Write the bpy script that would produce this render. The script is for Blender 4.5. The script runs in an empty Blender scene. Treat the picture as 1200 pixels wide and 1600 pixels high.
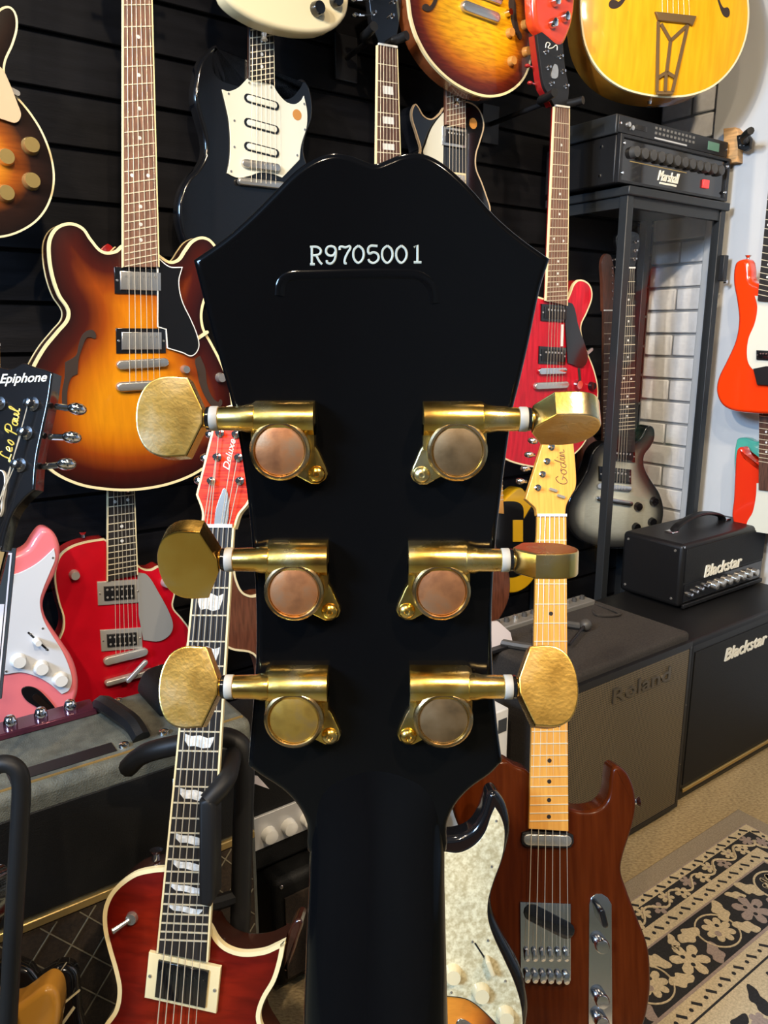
import bpy, math, random
from mathutils import Vector, Matrix
from mathutils.geometry import delaunay_2d_cdt
random.seed(7)
sc = bpy.context.scene
COL = sc.collection
R = math.radians
# ------------------------------------------------------------------ camera
F = 1200.0; PITCH = R(13.0); CAM = Vector((0, 0, 1.18))
FWD = Vector((0, math.cos(PITCH), -math.sin(PITCH))); UPV = Vector((0, math.sin(PITCH), math.cos(PITCH))); RGT = Vector((1, 0, 0))
cd = bpy.data.cameras.new('camera'); cam = bpy.data.objects.new('camera', cd); COL.objects.link(cam)
cd.sensor_fit = 'VERTICAL'; cd.sensor_height = 36.0; cd.lens = 27.0; cd.clip_start = 0.01
cam.location = CAM; cam.rotation_euler = (R(90) - PITCH, 0, 0)
sc.camera = cam
sc.cycles.transparent_max_bounces = 32
# ------------------------------------------------------------------ view, world
sc.view_settings.view_transform = 'Standard'; sc.view_settings.look = 'None'
sc.view_settings.exposure = 0.0; sc.view_settings.gamma = 1.0; sc.view_settings.use_curve_mapping = False
w = bpy.data.worlds.new('world'); sc.world = w; w.use_nodes = True
w.node_tree.nodes['Background'].inputs[0].default_value = (0.55, 0.68, 1.0, 1)
w.node_tree.nodes['Background'].inputs[1].default_value = 0.9
# room axes: dv runs along the black slat wall, nv points out of it
YAW = R(36.0)
dv = Vector((math.cos(YAW), math.sin(YAW), 0)); nv = Vector((math.sin(YAW), -math.cos(YAW), 0))
WN = -1.62; WD = 2.26; BN = 2.4; BD = -2.4; CEIL = 2.75     # slat wall, brick wall, rear walls, ceiling
def P(D, N, z): return dv * D + nv * N + Vector((0, 0, z))
def spot(D, N, z, tgt, power, col, size=R(70), blend=0.6, rad=0.04):
    l = bpy.data.lights.new('spot_lamp', 'SPOT'); l.energy = power; l.color = col; l.spot_size = size; l.spot_blend = blend; l.shadow_soft_size = rad
    o = bpy.data.objects.new('spot_lamp', l); COL.objects.link(o); o.location = P(D, N, z)
    o.rotation_euler = (tgt - o.location).to_track_quat('-Z', 'Y').to_euler(); return o
WARM = (1.0, 0.80, 0.56)
SPOTS = [  # D, N, z, target, power, colour, cone
    (-0.75, -0.15, 2.50, P(0.55, -1.5, 1.30), 76, WARM, R(75)),
    (0.15, 0.05, 2.50, P(1.05, -1.5, 1.45), 80, WARM, R(70)),
    (-1.20, -0.40, 2.35, P(2.10, -1.25, 1.35), 215, (1.0, 0.86, 0.68), R(50)),
    (0.20, 0.85, 2.50, P(0.85, -0.9, 0.20), 120, WARM, R(75)),
    (-0.90, 0.60, 2.50, P(0.20, -0.9, 0.50), 90, WARM, R(75)),
    (1.20, 0.70, 2.50, P(1.70, -0.9, 0.15), 85, WARM, R(80)),
    (0.35, -0.75, 2.50, P(0.15, -0.1, 1.05), 34, WARM, R(80)),
    (1.00, 0.10, 2.50, P(1.75, -1.10, 1.95), 100, WARM, R(50)),  # extra lamp, added only to brighten the yellow archtop
]
LAMPS = [(spot(*s), s) for s in SPOTS]
# daylight through the shop window in the rear wall
al = bpy.data.lights.new('window_daylight', 'AREA'); al.shape = 'RECTANGLE'; al.size = 0.9; al.size_y = 0.55; al.energy = 160; al.color = (0.42, 0.66, 1.0)
alo = bpy.data.objects.new('window_daylight', al); COL.objects.link(alo); alo.location = P(BD + 0.02, -0.2, 2.28)
alo.rotation_euler = (P(2.2, -1.0, 1.2) - alo.location).to_track_quat('-Z', 'Y').to_euler()

# ------------------------------------------------------------------ materials
def nmat(name):
    m = bpy.data.materials.new(name); m.use_nodes = True
    return m, m.node_tree.nodes, m.node_tree.links, m.node_tree.nodes['Principled BSDF']
def mat(name, col, rough=0.4, metal=0.0, coat=0.0, var=0.0, vscale=40.0, bump=0.0, bscale=200.0, spec=0.5, emit=None, col2=None, stretch=None, trans=0.0):
    m, N, L, b = nmat(name)
    b.inputs['Base Color'].default_value = (*col, 1); b.inputs['Roughness'].default_value = rough; b.inputs['Metallic'].default_value = metal
    b.inputs['Coat Weight'].default_value = coat; b.inputs['Coat Roughness'].default_value = 0.06; b.inputs['Specular IOR Level'].default_value = spec
    b.inputs['Transmission Weight'].default_value = trans
    tc = None
    if var or bump or col2:
        tc = N.new('ShaderNodeTexCoord'); mp = N.new('ShaderNodeMapping'); L.new(tc.outputs['Object'], mp.inputs[0])
        if stretch: mp.inputs['Scale'].default_value = stretch
    if var or col2:
        nz = N.new('ShaderNodeTexNoise'); nz.inputs['Scale'].default_value = vscale; nz.inputs['Detail'].default_value = 5; L.new(mp.outputs[0], nz.inputs[0])
        cr = N.new('ShaderNodeValToRGB'); L.new(nz.outputs[0], cr.inputs[0])
        c2 = col2 or tuple(min(1, c * (1 + var)) for c in col); c1 = col if col2 else tuple(c * (1 - var) for c in col)
        cr.color_ramp.elements[0].position = 0.35; cr.color_ramp.elements[1].position = 0.65
        cr.color_ramp.elements[0].color = (*c1, 1); cr.color_ramp.elements[1].color = (*c2, 1)
        L.new(cr.outputs[0], b.inputs['Base Color'])
    if bump:
        nb = N.new('ShaderNodeTexNoise'); nb.inputs['Scale'].default_value = bscale; nb.inputs['Detail'].default_value = 3; L.new(mp.outputs[0], nb.inputs[0])
        bp = N.new('ShaderNodeBump'); bp.inputs['Strength'].default_value = bump; bp.inputs['Distance'].default_value = 0.002; L.new(nb.outputs[0], bp.inputs['Height']); L.new(bp.outputs[0], b.inputs['Normal'])
    if emit:
        b.inputs['Emission Color'].default_value = (*emit[0], 1); b.inputs['Emission Strength'].default_value = emit[1]
    return m
def burst(name, stops, rough=0.18, flame=0.0, fscale=60.0, fdir=(1, 6, 1), coat=0.6):
    """paint that runs from the rim (0) to the middle (1 = 0.12 m in)"""
    m, N, L, b = nmat(name)
    at = N.new('ShaderNodeAttribute'); at.attribute_name = 'edge'
    mr = N.new('ShaderNodeMapRange'); mr.inputs['From Max'].default_value = 0.12; L.new(at.outputs['Fac'], mr.inputs[0])
    cr = N.new('ShaderNodeValToRGB'); L.new(mr.outputs[0], cr.inputs[0])
    e = cr.color_ramp.elements; e[0].position, e[0].color = stops[0][0], (*stops[0][1], 1); e[1].position, e[1].color = stops[-1][0], (*stops[-1][1], 1)
    for p_, c_ in stops[1:-1]: x = e.new(p_); x.color = (*c_, 1)
    out = cr.outputs[0]
    tc = N.new('ShaderNodeTexCoord'); mp = N.new('ShaderNodeMapping'); mp.inputs['Scale'].default_value = fdir; L.new(tc.outputs['Object'], mp.inputs[0])
    nz = N.new('ShaderNodeTexNoise'); nz.inputs['Scale'].default_value = fscale; nz.inputs['Detail'].default_value = 3; nz.inputs['Distortion'].default_value = 0.4; L.new(mp.outputs[0], nz.inputs[0])
    mx = N.new('ShaderNodeMix'); mx.data_type = 'RGBA'; mx.blend_type = 'MULTIPLY'; mx.inputs['Factor'].default_value = max(flame, 0.12)
    r2 = N.new('ShaderNodeValToRGB'); r2.color_ramp.elements[0].position = 0.35; r2.color_ramp.elements[1].position = 0.6; r2.color_ramp.elements[0].color = (0.35, 0.25, 0.2, 1); L.new(nz.outputs[0], r2.inputs[0])
    L.new(out, mx.inputs['A']); L.new(r2.outputs[0], mx.inputs['B']); L.new(mx.outputs['Result'], b.inputs['Base Color'])
    b.inputs['Roughness'].default_value = 0.35; b.inputs['Specular IOR Level'].default_value = 0.2; b.inputs['Coat Weight'].default_value = coat * 0.5; b.inputs['Coat Roughness'].default_value = 0.05
    return m
def worn_metal(name, c1, c2, c3, rough=0.25, scale=90, metal=1.0, bumpy=0.06):
    m, N, L, b = nmat(name)
    tc = N.new('ShaderNodeTexCoord')
    nz = N.new('ShaderNodeTexNoise'); nz.inputs['Scale'].default_value = scale; nz.inputs['Detail'].default_value = 6; L.new(tc.outputs['Object'], nz.inputs[0])
    cr = N.new('ShaderNodeValToRGB'); L.new(nz.outputs[0], cr.inputs[0]); e = cr.color_ramp.elements
    e[0].position = 0.32; e[0].color = (*c1, 1); e[1].position = 0.68; e[1].color = (*c3, 1); x = e.new(0.5); x.color = (*c2, 1)
    L.new(cr.outputs[0], b.inputs['Base Color']); b.inputs['Metallic'].default_value = metal
    n2 = N.new('ShaderNodeTexNoise'); n2.inputs['Scale'].default_value = scale * 14; n2.inputs['Detail'].default_value = 2; L.new(tc.outputs['Object'], n2.inputs[0])
    mr = N.new('ShaderNodeMapRange'); mr.inputs['To Min'].default_value = rough * 0.6; mr.inputs['To Max'].default_value = rough * 1.5; L.new(nz.outputs[0], mr.inputs[0]); L.new(mr.outputs[0], b.inputs['Roughness'])
    bp = N.new('ShaderNodeBump'); bp.inputs['Strength'].default_value = bumpy; bp.inputs['Distance'].default_value = 0.0004; L.new(n2.outputs[0], bp.inputs['Height']); L.new(bp.outputs[0], b.inputs['Normal'])
    return m
M = {}
M['black_lacquer'] = mat('black_lacquer', (0.0025, 0.0025, 0.0028), 0.11, coat=0.0, bump=0.02, bscale=60, spec=0.25)
M['gloss_black'] = mat('gloss_black', (0.006, 0.006, 0.007), 0.12, coat=0.5)
M['satin_black'] = mat('satin_black', (0.008, 0.008, 0.009), 0.42, spec=0.4)
M['plank'] = mat('black_plank', (0.0055, 0.0053, 0.0062), 0.5, var=0.25, vscale=6, bump=0.15, bscale=40, stretch=(1, 8, 8), spec=0.12)
M['groove'] = mat('groove_black', (0.003, 0.003, 0.003), 0.8)
M['rubber'] = mat('black_rubber', (0.007, 0.007, 0.0075), 0.5, spec=0.3)
M['gold'] = worn_metal('worn_gold', (0.72, 0.40, 0.10), (0.90, 0.60, 0.14), (0.86, 0.70, 0.38), 0.24, 95)
M['gold_button'] = worn_metal('rubbed_gold', (0.82, 0.48, 0.10), (0.90, 0.58, 0.15), (0.86, 0.66, 0.36), 0.235, 60, bumpy=0.10)
M['copper_cap'] = worn_metal('copper_cap', (0.34, 0.14, 0.065), (0.52, 0.22, 0.09), (0.38, 0.23, 0.13), 0.42, 120, 0.75)
M['brass_cap'] = worn_metal('brass_cap', (0.34, 0.20, 0.04), (0.44, 0.27, 0.05), (0.33, 0.22, 0.08), 0.42, 120, 0.75)
M['dull_cap'] = worn_metal('dull_cap', (0.15, 0.10, 0.05), (0.24, 0.155, 0.075), (0.28, 0.19, 0.10), 0.42, 120, 0.75)
M['rim_gold'] = worn_metal('rim_gold', (0.55, 0.34, 0.14), (0.66, 0.44, 0.20), (0.66, 0.50, 0.32), 0.25, 120)
M['nylon'] = mat('nylon_washer', (0.42, 0.39, 0.33), 0.5)
M['chrome'] = mat('chrome', (0.75, 0.75, 0.77), 0.10, 1.0)
M['nickel'] = mat('nickel', (0.58, 0.56, 0.52), 0.25, 0.85)
M['steel_string'] = mat('steel_string', (0.66, 0.58, 0.44), 0.3, 0.35)
M['silver'] = mat('silver_plate', (0.60, 0.59, 0.56), 0.28, 0.6)
M['copper_pick'] = mat('pickguard_tan', (0.52, 0.38, 0.23), 0.35)
M['cream'] = mat('cream_binding', (0.80, 0.66, 0.36), 0.4)
M['white_plastic'] = mat('white_plastic', (0.78, 0.77, 0.72), 0.3)
M['ivory'] = mat('ivory_plastic', (0.72, 0.62, 0.38), 0.35)
M['pearl'] = mat('pearl', (0.46, 0.39, 0.22), 0.2, var=0.0, vscale=170, col2=(0.74, 0.68, 0.45), coat=0.4)
M['pearl_inlay'] = mat('pearl_inlay', (0.55, 0.56, 0.55), 0.2, vscale=200, col2=(0.85, 0.85, 0.82))
M['rosewood'] = mat('rosewood', (0.085, 0.038, 0.024), 0.45, var=0.4, vscale=30, stretch=(10, 1, 1))
M['rosewood_light'] = mat('rosewood_light', (0.17, 0.085, 0.055), 0.45, var=0.35, vscale=30, stretch=(10, 1, 1))
M['ebony'] = mat('ebony', (0.018, 0.015, 0.014), 0.4, var=0.3, vscale=30, stretch=(10, 1, 1))
M['maple'] = mat('maple', (0.58, 0.26, 0.045), 0.3, vscale=25, col2=(0.66, 0.33, 0.065), stretch=(14, 0.6, 1), coat=0.4)
M['fret'] = mat('fret_wire', (0.72, 0.64, 0.46), 0.3, 0.25)
M['neck_red'] = mat('neck_red', (0.30, 0.012, 0.012), 0.2, coat=0.4)
M['mahogany'] = mat('mahogany', (0.11, 0.035, 0.018), 0.3, var=0.3, vscale=20, stretch=(8, 1, 1), coat=0.3)
M['f_hole'] = mat('f_hole_dark', (0.025, 0.012, 0.006), 0.8)
M['es_top'] = burst('tobacco_burst', [(0, (0.014, 0.002, 0.002)), (0.25, (0.055, 0.005, 0.002)), (0.5, (0.26, 0.045, 0.002)), (0.75, (0.52, 0.15, 0.002)), (1, (0.62, 0.22, 0.003))], flame=0.18, fscale=18, fdir=(5, 0.7, 1))
M['es_side'] = mat('dark_burst_side', (0.030, 0.008, 0.004), 0.2, coat=0.5)
M['vs_top'] = burst('vintage_burst', [(0, (0.007, 0.003, 0.002)), (0.28, (0.02, 0.006, 0.003)), (0.5, (0.28, 0.065, 0.004)), (0.7, (0.60, 0.21, 0.01)), (1, (0.64, 0.25, 0.014))], flame=0.3, fscale=30, fdir=(1, 6, 1))
M['is_top'] = burst('iced_tea_burst', [(0, (0.05, 0.006, 0.004)), (0.18, (0.13, 0.016, 0.004)), (0.40, (0.48, 0.13, 0.004)), (0.68, (0.76, 0.35, 0.006)), (1, (0.80, 0.43, 0.010))], flame=0.5, fscale=26, fdir=(1, 7, 1))
M['brown_side'] = mat('brown_side', (0.16, 0.045, 0.014), 0.2, coat=0.5, var=0.3, vscale=20)
M['silver_top'] = burst('silver_burst', [(0, (0.01, 0.01, 0.01)), (0.16, (0.05, 0.05, 0.045)), (0.42, (0.36, 0.36, 0.29)), (1, (0.52, 0.52, 0.41))], flame=0.0, coat=0.6)
M['sb_top'] = burst('three_tone_burst', [(0, (0.008, 0.004, 0.003)), (0.18, (0.012, 0.006, 0.004)), (0.34, (0.16, 0.03, 0.006)), (0.55, (0.60, 0.19, 0.02)), (1, (0.70, 0.30, 0.04))], flame=0.0)
M['flame_red'] = burst('flame_red', [(0, (0.10, 0.004, 0.002)), (0.25, (0.18, 0.008, 0.002)), (0.6, (0.23, 0.014, 0.002)), (1, (0.26, 0.020, 0.003))], flame=0.5, fscale=22, fdir=(1, 5, 1), coat=0.2)
M['flame_head'] = mat('flame_head', (0.36, 0.010, 0.004), 0.25, vscale=22, col2=(0.82, 0.06, 0.016), stretch=(1.2, 16, 1), coat=0.4)
M['cherry'] = mat('cherry_red', (0.46, 0.006, 0.018), 0.25, spec=0.25, coat=0.2, var=0.2, vscale=14, stretch=(8, 1, 1))
M['red_sparkle'] = mat('jet_red', (0.46, 0.004, 0.014), 0.25, spec=0.25, coat=0.2, var=0.15, vscale=10)
M['sg_red'] = mat('sg_red', (0.58, 0.045, 0.012), 0.2, coat=0.6, var=0.15, vscale=14)
M['orange_red'] = mat('fiesta_red', (0.86, 0.045, 0.004), 0.14, coat=0.7)
M['red_flat'] = mat('torino_red', (0.72, 0.03, 0.008), 0.2, coat=0.5)
M['teal'] = mat('surf_teal', (0.08, 0.42, 0.33), 0.2, coat=0.5)
M['pink'] = mat('shell_pink', (0.86, 0.21, 0.24), 0.2, coat=0.6)
M['cool_white'] = mat('white_guard', (0.66, 0.69, 0.74), 0.25)
M['cream_paint'] = mat('vintage_white', (0.72, 0.62, 0.38), 0.2, coat=0.6)
M['guard_white'] = mat('guard_white', (0.66, 0.66, 0.56), 0.3)
M['guard_silver'] = mat('guard_silver', (0.36, 0.36, 0.34), 0.28, 0.3)
M['natural'] = mat('natural_archtop', (0.66, 0.31, 0.006), 0.35, vscale=10, col2=(0.74, 0.38, 0.010), stretch=(7, 0.8, 1), coat=0.3, spec=0.2)
M['natural_side'] = mat('natural_side', (0.46, 0.19, 0.022), 0.2, coat=0.5, var=0.25, vscale=12)
M['tailpiece'] = mat('aged_tailpiece', (0.20, 0.12, 0.05), 0.35, 0.5)
M['walnut'] = mat('walnut_stain', (0.050, 0.008, 0.001), 0.25, vscale=12, col2=(0.074, 0.013, 0.002), stretch=(9, 0.7, 1), coat=0.08, spec=0.12)
M['butter'] = mat('butterscotch', (0.62, 0.29, 0.04), 0.25, coat=0.5)
M['lemon'] = mat('lemon_yellow', (0.70, 0.40, 0.01), 0.25, coat=0.5)
M['amber_knob'] = mat('amber_knob', (0.50, 0.22, 0.05), 0.2, coat=0.5)
M['gold_knob'] = mat('gold_knob', (0.66, 0.46, 0.16), 0.22, 0.8)
M['tolex'] = mat('black_tolex', (0.006, 0.006, 0.006), 0.55, bump=0.4, bscale=500, spec=0.25)
M['grey_tolex'] = mat('grey_tolex', (0.105, 0.107, 0.083), 0.6, bump=0.6, bscale=450, var=0.2, vscale=60)
M['carpet_amp'] = mat('amp_carpet', (0.026, 0.021, 0.017), 0.9, bump=0.8, bscale=700, var=0.3, vscale=250)
M['vinyl'] = mat('black_vinyl', (0.006, 0.006, 0.0065), 0.42, bump=0.15, bscale=400, spec=0.3)
M['gold_trim'] = mat('gold_trim', (0.55, 0.38, 0.14), 0.35, 0.8)
M['plum_panel'] = mat('plum_panel', (0.14, 0.035, 0.06), 0.15, 0.6)
M['grey_panel'] = mat('grey_panel', (0.20, 0.19, 0.17), 0.4, 0.3)
M['white_panel'] = mat('white_panel', (0.60, 0.60, 0.60), 0.3, 0.3)
M['logo_white'] = mat('logo_white', (0.80, 0.78, 0.66), 0.4)
M['logo_gold'] = mat('logo_gold', (0.75, 0.55, 0.10), 0.35, 0.3)
M['logo_ink'] = mat('logo_ink', (0.10, 0.06, 0.03), 0.5)
M['logo_steel'] = mat('logo_steel', (0.16, 0.14, 0.11), 0.3, 0.8)
M['stamp'] = mat('stamp_white', (0.40, 0.44, 0.39), 0.5)
M['red_lamp'] = mat('red_switch', (0.7, 0.03, 0.03), 0.3, emit=((1, 0.06, 0.05), 0.6))
M['frame_grey'] = mat('case_frame', (0.016, 0.018, 0.020), 0.4, spec=0.35)
M['wood_block'] = mat('hanger_wood', (0.56, 0.31, 0.12), 0.5, var=0.2, vscale=20, stretch=(1, 8, 1))
M['brick'] = mat('white_brick', (0.82, 0.83, 0.84), 0.65, var=0.08, vscale=30, bump=0.6, bscale=90)
M['mortar'] = mat('mortar', (0.36, 0.37, 0.38), 0.9)
M['board'] = mat('white_board', (0.55, 0.57, 0.58), 0.3, var=0.04, vscale=4)
M['cable'] = mat('grey_cable', (0.05, 0.048, 0.045), 0.5)
M['paper'] = mat('paper', (0.72, 0.66, 0.68), 0.6)
M['sign_grey'] = mat('sign_grey', (0.04, 0.045, 0.05), 0.35)
M['taupe'] = mat('rug_taupe', (0.27, 0.215, 0.145), 0.95, var=0.15, vscale=300, bump=0.6, bscale=900)
M['rug_cream'] = mat('rug_cream', (0.52, 0.42, 0.26), 0.95, var=0.18, vscale=250, bump=0.6, bscale=900)
M['rug_black'] = mat('rug_black', (0.014, 0.013, 0.013), 0.95, var=0.3, vscale=250, bump=0.6, bscale=900)
M['rug_brown'] = mat('rug_mauve', (0.30, 0.23, 0.19), 0.95, var=0.15, vscale=250, bump=0.6, bscale=900)
M['carpet'] = mat('floor_carpet', (0.26, 0.18, 0.085), 0.95, vscale=120, col2=(0.46, 0.34, 0.165), stretch=(1, 2.2, 1), bump=1.0, bscale=260)
M['ceiling'] = mat('ceiling_paint', (0.13, 0.13, 0.135), 0.8, var=0.05, vscale=3)
M['dark_wall'] = mat('rear_wall', (0.36, 0.31, 0.25), 0.7, var=0.1, vscale=3)
def glass(name, ior=1.3, tint=(0.985, 0.985, 0.985), rough=0.02, refl=1.0):
    m, N, L, b = nmat(name)
    N.remove(b); out = N['Material Output']
    t = N.new('ShaderNodeBsdfTransparent'); t.inputs[0].default_value = (*tint, 1)
    g = N.new('ShaderNodeBsdfGlossy'); g.inputs['Roughness'].default_value = rough
    lw = N.new('ShaderNodeLayerWeight'); lw.inputs[0].default_value = 0.5; pw = N.new('ShaderNodeMath'); pw.operation = 'POWER'; pw.inputs[1].default_value = 4.0; L.new(lw.outputs['Facing'], pw.inputs[0])
    fr = N.new('ShaderNodeMath'); fr.operation = 'MULTIPLY_ADD'; fr.inputs[1].default_value = 0.3; fr.inputs[2].default_value = 0.012; L.new(pw.outputs[0], fr.inputs[0])
    mx = N.new('ShaderNodeMixShader'); L.new(fr.outputs[0], mx.inputs[0]); L.new(t.outputs[0], mx.inputs[1]); L.new(g.outputs[0], mx.inputs[2]); L.new(mx.outputs[0], out.inputs[0])
    return m
M['glass'] = glass('case_glass')
def mesh_grille(name, c1, c2, scale):
    m, N, L, b = nmat(name)
    tc = N.new('ShaderNodeTexCoord'); ch = N.new('ShaderNodeTexVoronoi'); ch.inputs['Scale'].default_value = scale; ch.inputs['Randomness'].default_value = 0.0; L.new(tc.outputs['Object'], ch.inputs[0])
    cr = N.new('ShaderNodeValToRGB'); cr.color_ramp.elements[0].position = 0.30; cr.color_ramp.elements[1].position = 0.45; cr.color_ramp.elements[0].color = (*c1, 1); cr.color_ramp.elements[1].color = (*c2, 1)
    L.new(ch.outputs['Distance'], cr.inputs[0]); L.new(cr.outputs[0], b.inputs['Base Color']); b.inputs['Roughness'].default_value = 0.45; b.inputs['Metallic'].default_value = 0.3
    return m
M['metal_grille'] = mesh_grille('metal_grille', (0.020, 0.016, 0.010), (0.17, 0.13, 0.075), 190)
M['grille_cloth'] = mat('grille_cloth', (0.030, 0.018, 0.009), 0.85, var=0.3, vscale=200, bump=0.5, bscale=600)
M['diamond_thread'] = mat('diamond_thread', (0.19, 0.165, 0.11), 0.7)

# ------------------------------------------------------------------ mesh helpers
def area2(p): return sum(p[i][0] * p[(i + 1) % len(p)][1] - p[(i + 1) % len(p)][0] * p[i][1] for i in range(len(p)))
def ccw(p): p = [tuple(q[:2]) for q in p]; return p if area2(p) > 0 else p[::-1]
def inset(p, dist):
    n = len(p); out = []
    for i in range(n):
        a, b, c = Vector(p[i - 1]), Vector(p[i]), Vector(p[(i + 1) % n])
        e1 = (b - a); e2 = (c - b)
        if e1.length < 1e-9 or e2.length < 1e-9: out.append(tuple(b)); continue
        e1.normalize(); e2.normalize()
        n1 = Vector((-e1.y, e1.x)); n2 = Vector((-e2.y, e2.x)); m = n1 + n2
        if m.length < 1e-6: m = n1.copy()
        m.normalize(); k = dist / max(0.55, m.dot(n1)); out.append((b.x + m.x * k, b.y + m.y * k))
    return out
def sm(pts, n=5, closed=True):
    """smooth curve through the points; a third value 1 marks a sharp corner"""
    N = len(pts); out = []
    rng = range(N) if closed else range(N - 1)
    for i in rng:
        p1 = pts[i]; p2 = pts[(i + 1) % N]; p0 = pts[i - 1] if (closed or i > 0) else p1; p3 = pts[(i + 2) % N] if (closed or i + 2 < N) else p2
        s1 = len(p1) > 2 and p1[2]; s2 = len(p2) > 2 and p2[2]
        d = (p2[0] - p1[0], p2[1] - p1[1]); L = math.hypot(*d)
        def tan(a, b):
            t = (b[0] - a[0], b[1] - a[1]); l = math.hypot(*t) or 1; return (t[0] / l * L, t[1] / l * L)
        m1 = d if s1 else tan(p0, p2); m2 = d if s2 else tan(p1, p3)
        for k in range(n):
            t = k / n; h1 = 2 * t**3 - 3 * t * t + 1; h2 = t**3 - 2 * t * t + t; h3 = -2 * t**3 + 3 * t * t; h4 = t**3 - t * t
            out.append((h1 * p1[0] + h2 * m1[0] + h3 * p2[0] + h4 * m2[0], h1 * p1[1] + h2 * m1[1] + h3 * p2[1] + h4 * m2[1]))
    if not closed: out.append(tuple(pts[-1][:2]))
    return out
class MB:
    def __init__(s): s.v = []; s.f = []; s.attr = None
    def add(s, v, f):
        o = len(s.v); s.v += [tuple(x) for x in v]; s.f += [[i + o for i in q] for q in f]; return s
    def rings(s, rings, cap0=True, cap1=True):
        n = len(rings[0]); v = [p for r in rings for p in r]; f = []
        for k in range(len(rings) - 1):
            for i in range(n): j = (i + 1) % n; f.append([k * n + i, k * n + j, (k + 1) * n + j, (k + 1) * n + i])
        if cap0: f.append(list(range(n))[::-1])
        if cap1: f.append([(len(rings) - 1) * n + i for i in range(n)])
        return s.add(v, f)
    def prism(s, pts, z0, z1, r=0.0, rb=0.0, seg=3):
        p = ccw(pts); rs = []
        if rb:
            for k in range(seg + 1):
                t = math.pi / 2 * k / seg; q = inset(p, rb - rb * math.sin(t)); rs.append([(x, y, z0 + rb - rb * math.cos(t)) for x, y in q])
        else: rs.append([(x, y, z0) for x, y in p])
        if r:
            for k in range(seg + 1):
                t = math.pi / 2 * k / seg; q = inset(p, r - r * math.cos(t)); rs.append([(x, y, z1 - r + r * math.sin(t)) for x, y in q])
        else: rs.append([(x, y, z1) for x, y in p])
        return s.rings(rs)
    def ring(s, outer, inner, z0, z1):
        o = ccw(outer); i = ccw(inner); n = len(o)
        v = [(x, y, z0) for x, y in o] + [(x, y, z1) for x, y in o] + [(x, y, z1) for x, y in i] + [(x, y, z0) for x, y in i]; f = []
        for k in range(4):
            for a in range(n): b = (a + 1) % n; k2 = (k + 1) % 4; f.append([k * n + a, k * n + b, k2 * n + b, k2 * n + a])
        return s.add(v, f)
    def box(s, x0, x1, y0, y1, z0, z1):
        return s.prism([(x0, y0), (x1, y0), (x1, y1), (x0, y1)], z0, z1)
    def cyl(s, a, b, r0, r1=None, n=12):
        a = Vector(a); b = Vector(b); r1 = r0 if r1 is None else r1; ax = (b - a).normalized()
        u = ax.orthogonal().normalized(); w_ = ax.cross(u)
        cs = [(math.cos(2 * math.pi * i / n), math.sin(2 * math.pi * i / n)) for i in range(n)]
        return s.rings([[a + u * (c * r0) + w_ * (q * r0) for c, q in cs], [b + u * (c * r1) + w_ * (q * r1) for c, q in cs]])
    def lathe(s, c, prof, n=16, ax='z'):
        """prof = [(radius, height)] about an axis through c"""
        rs = []
        for r_, h in prof:
            ring = []
            for i in range(n):
                a = 2 * math.pi * i / n; q = (r_ * math.cos(a), r_ * math.sin(a), h)
                if ax == 'x': q = (h, q[0], q[1])
                if ax == 'y': q = (q[1], h, q[0])
                ring.append((c[0] + q[0], c[1] + q[1], c[2] + q[2]))
            rs.append(ring)
        return s.rings(rs)
    def tube(s, path, r, n=8, r2=None):
        pts = [Vector(p) for p in path]; rs = []; u = None
        for i, p in enumerate(pts):
            t = (pts[min(i + 1, len(pts) - 1)] - pts[max(i - 1, 0)]).normalized()
            if u is None: u = t.orthogonal().normalized()
            u = (u - t * u.dot(t)).normalized(); w_ = t.cross(u); rr = r if r2 is None else r + (r2 - r) * i / (len(pts) - 1)
            rs.append([p + u * (rr * math.cos(2 * math.pi * k / n)) + w_ * (rr * math.sin(2 * math.pi * k / n)) for k in range(n)])
        return s.rings(rs)
    def ball(s, c, rx, ry, rz, n=12, m=8):
        rs = []
        for k in range(1, m):
            t = math.pi * k / m - math.pi / 2
            rs.append([(c[0] + rx * math.cos(t) * math.cos(2 * math.pi * i / n), c[1] + ry * math.cos(t) * math.sin(2 * math.pi * i / n), c[2] + rz * math.sin(t)) for i in range(n)])
        return s.rings(rs)
    def build(s, name, m, parent=None, bevel=0.0, ang=38, seg=2, mx=None):
        me = bpy.data.meshes.new(name); v = s.v
        if mx is not None: v = [tuple(mx @ Vector(p)) for p in v]
        me.from_pydata(v, [], s.f); me.update()
        if s.attr: a = me.attributes.new('edge', 'FLOAT', 'POINT'); a.data.foreach_set('value', s.attr)
        me.materials.append(M[m] if isinstance(m, str) else m)
        me.polygons.foreach_set('use_smooth', [True] * len(me.polygons)); me.set_sharp_from_angle(angle=R(ang))
        return link(name, me, parent, bevel, seg)
def link(name, me, parent=None, bevel=0.0, seg=2):
    o = bpy.data.objects.new(name, me); COL.objects.link(o)
    if parent: o.parent = parent
    if bevel:
        b = o.modifiers.new('bevel', 'BEVEL'); b.width = bevel; b.segments = seg; b.limit_method = 'ANGLE'; b.angle_limit = R(40)
    return o
def flat(o):
    m_ = o.modifiers.new('weighted_normal', 'WEIGHTED_NORMAL'); m_.keep_sharp = True; m_.weight = 100; return o
def tag(o, label, cat, group=None, kind=None):
    o['label'] = label; o['category'] = cat
    if group: o['group'] = group
    if kind: o['kind'] = kind
    return o
def struct(o): o['kind'] = 'structure'; return o
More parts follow.
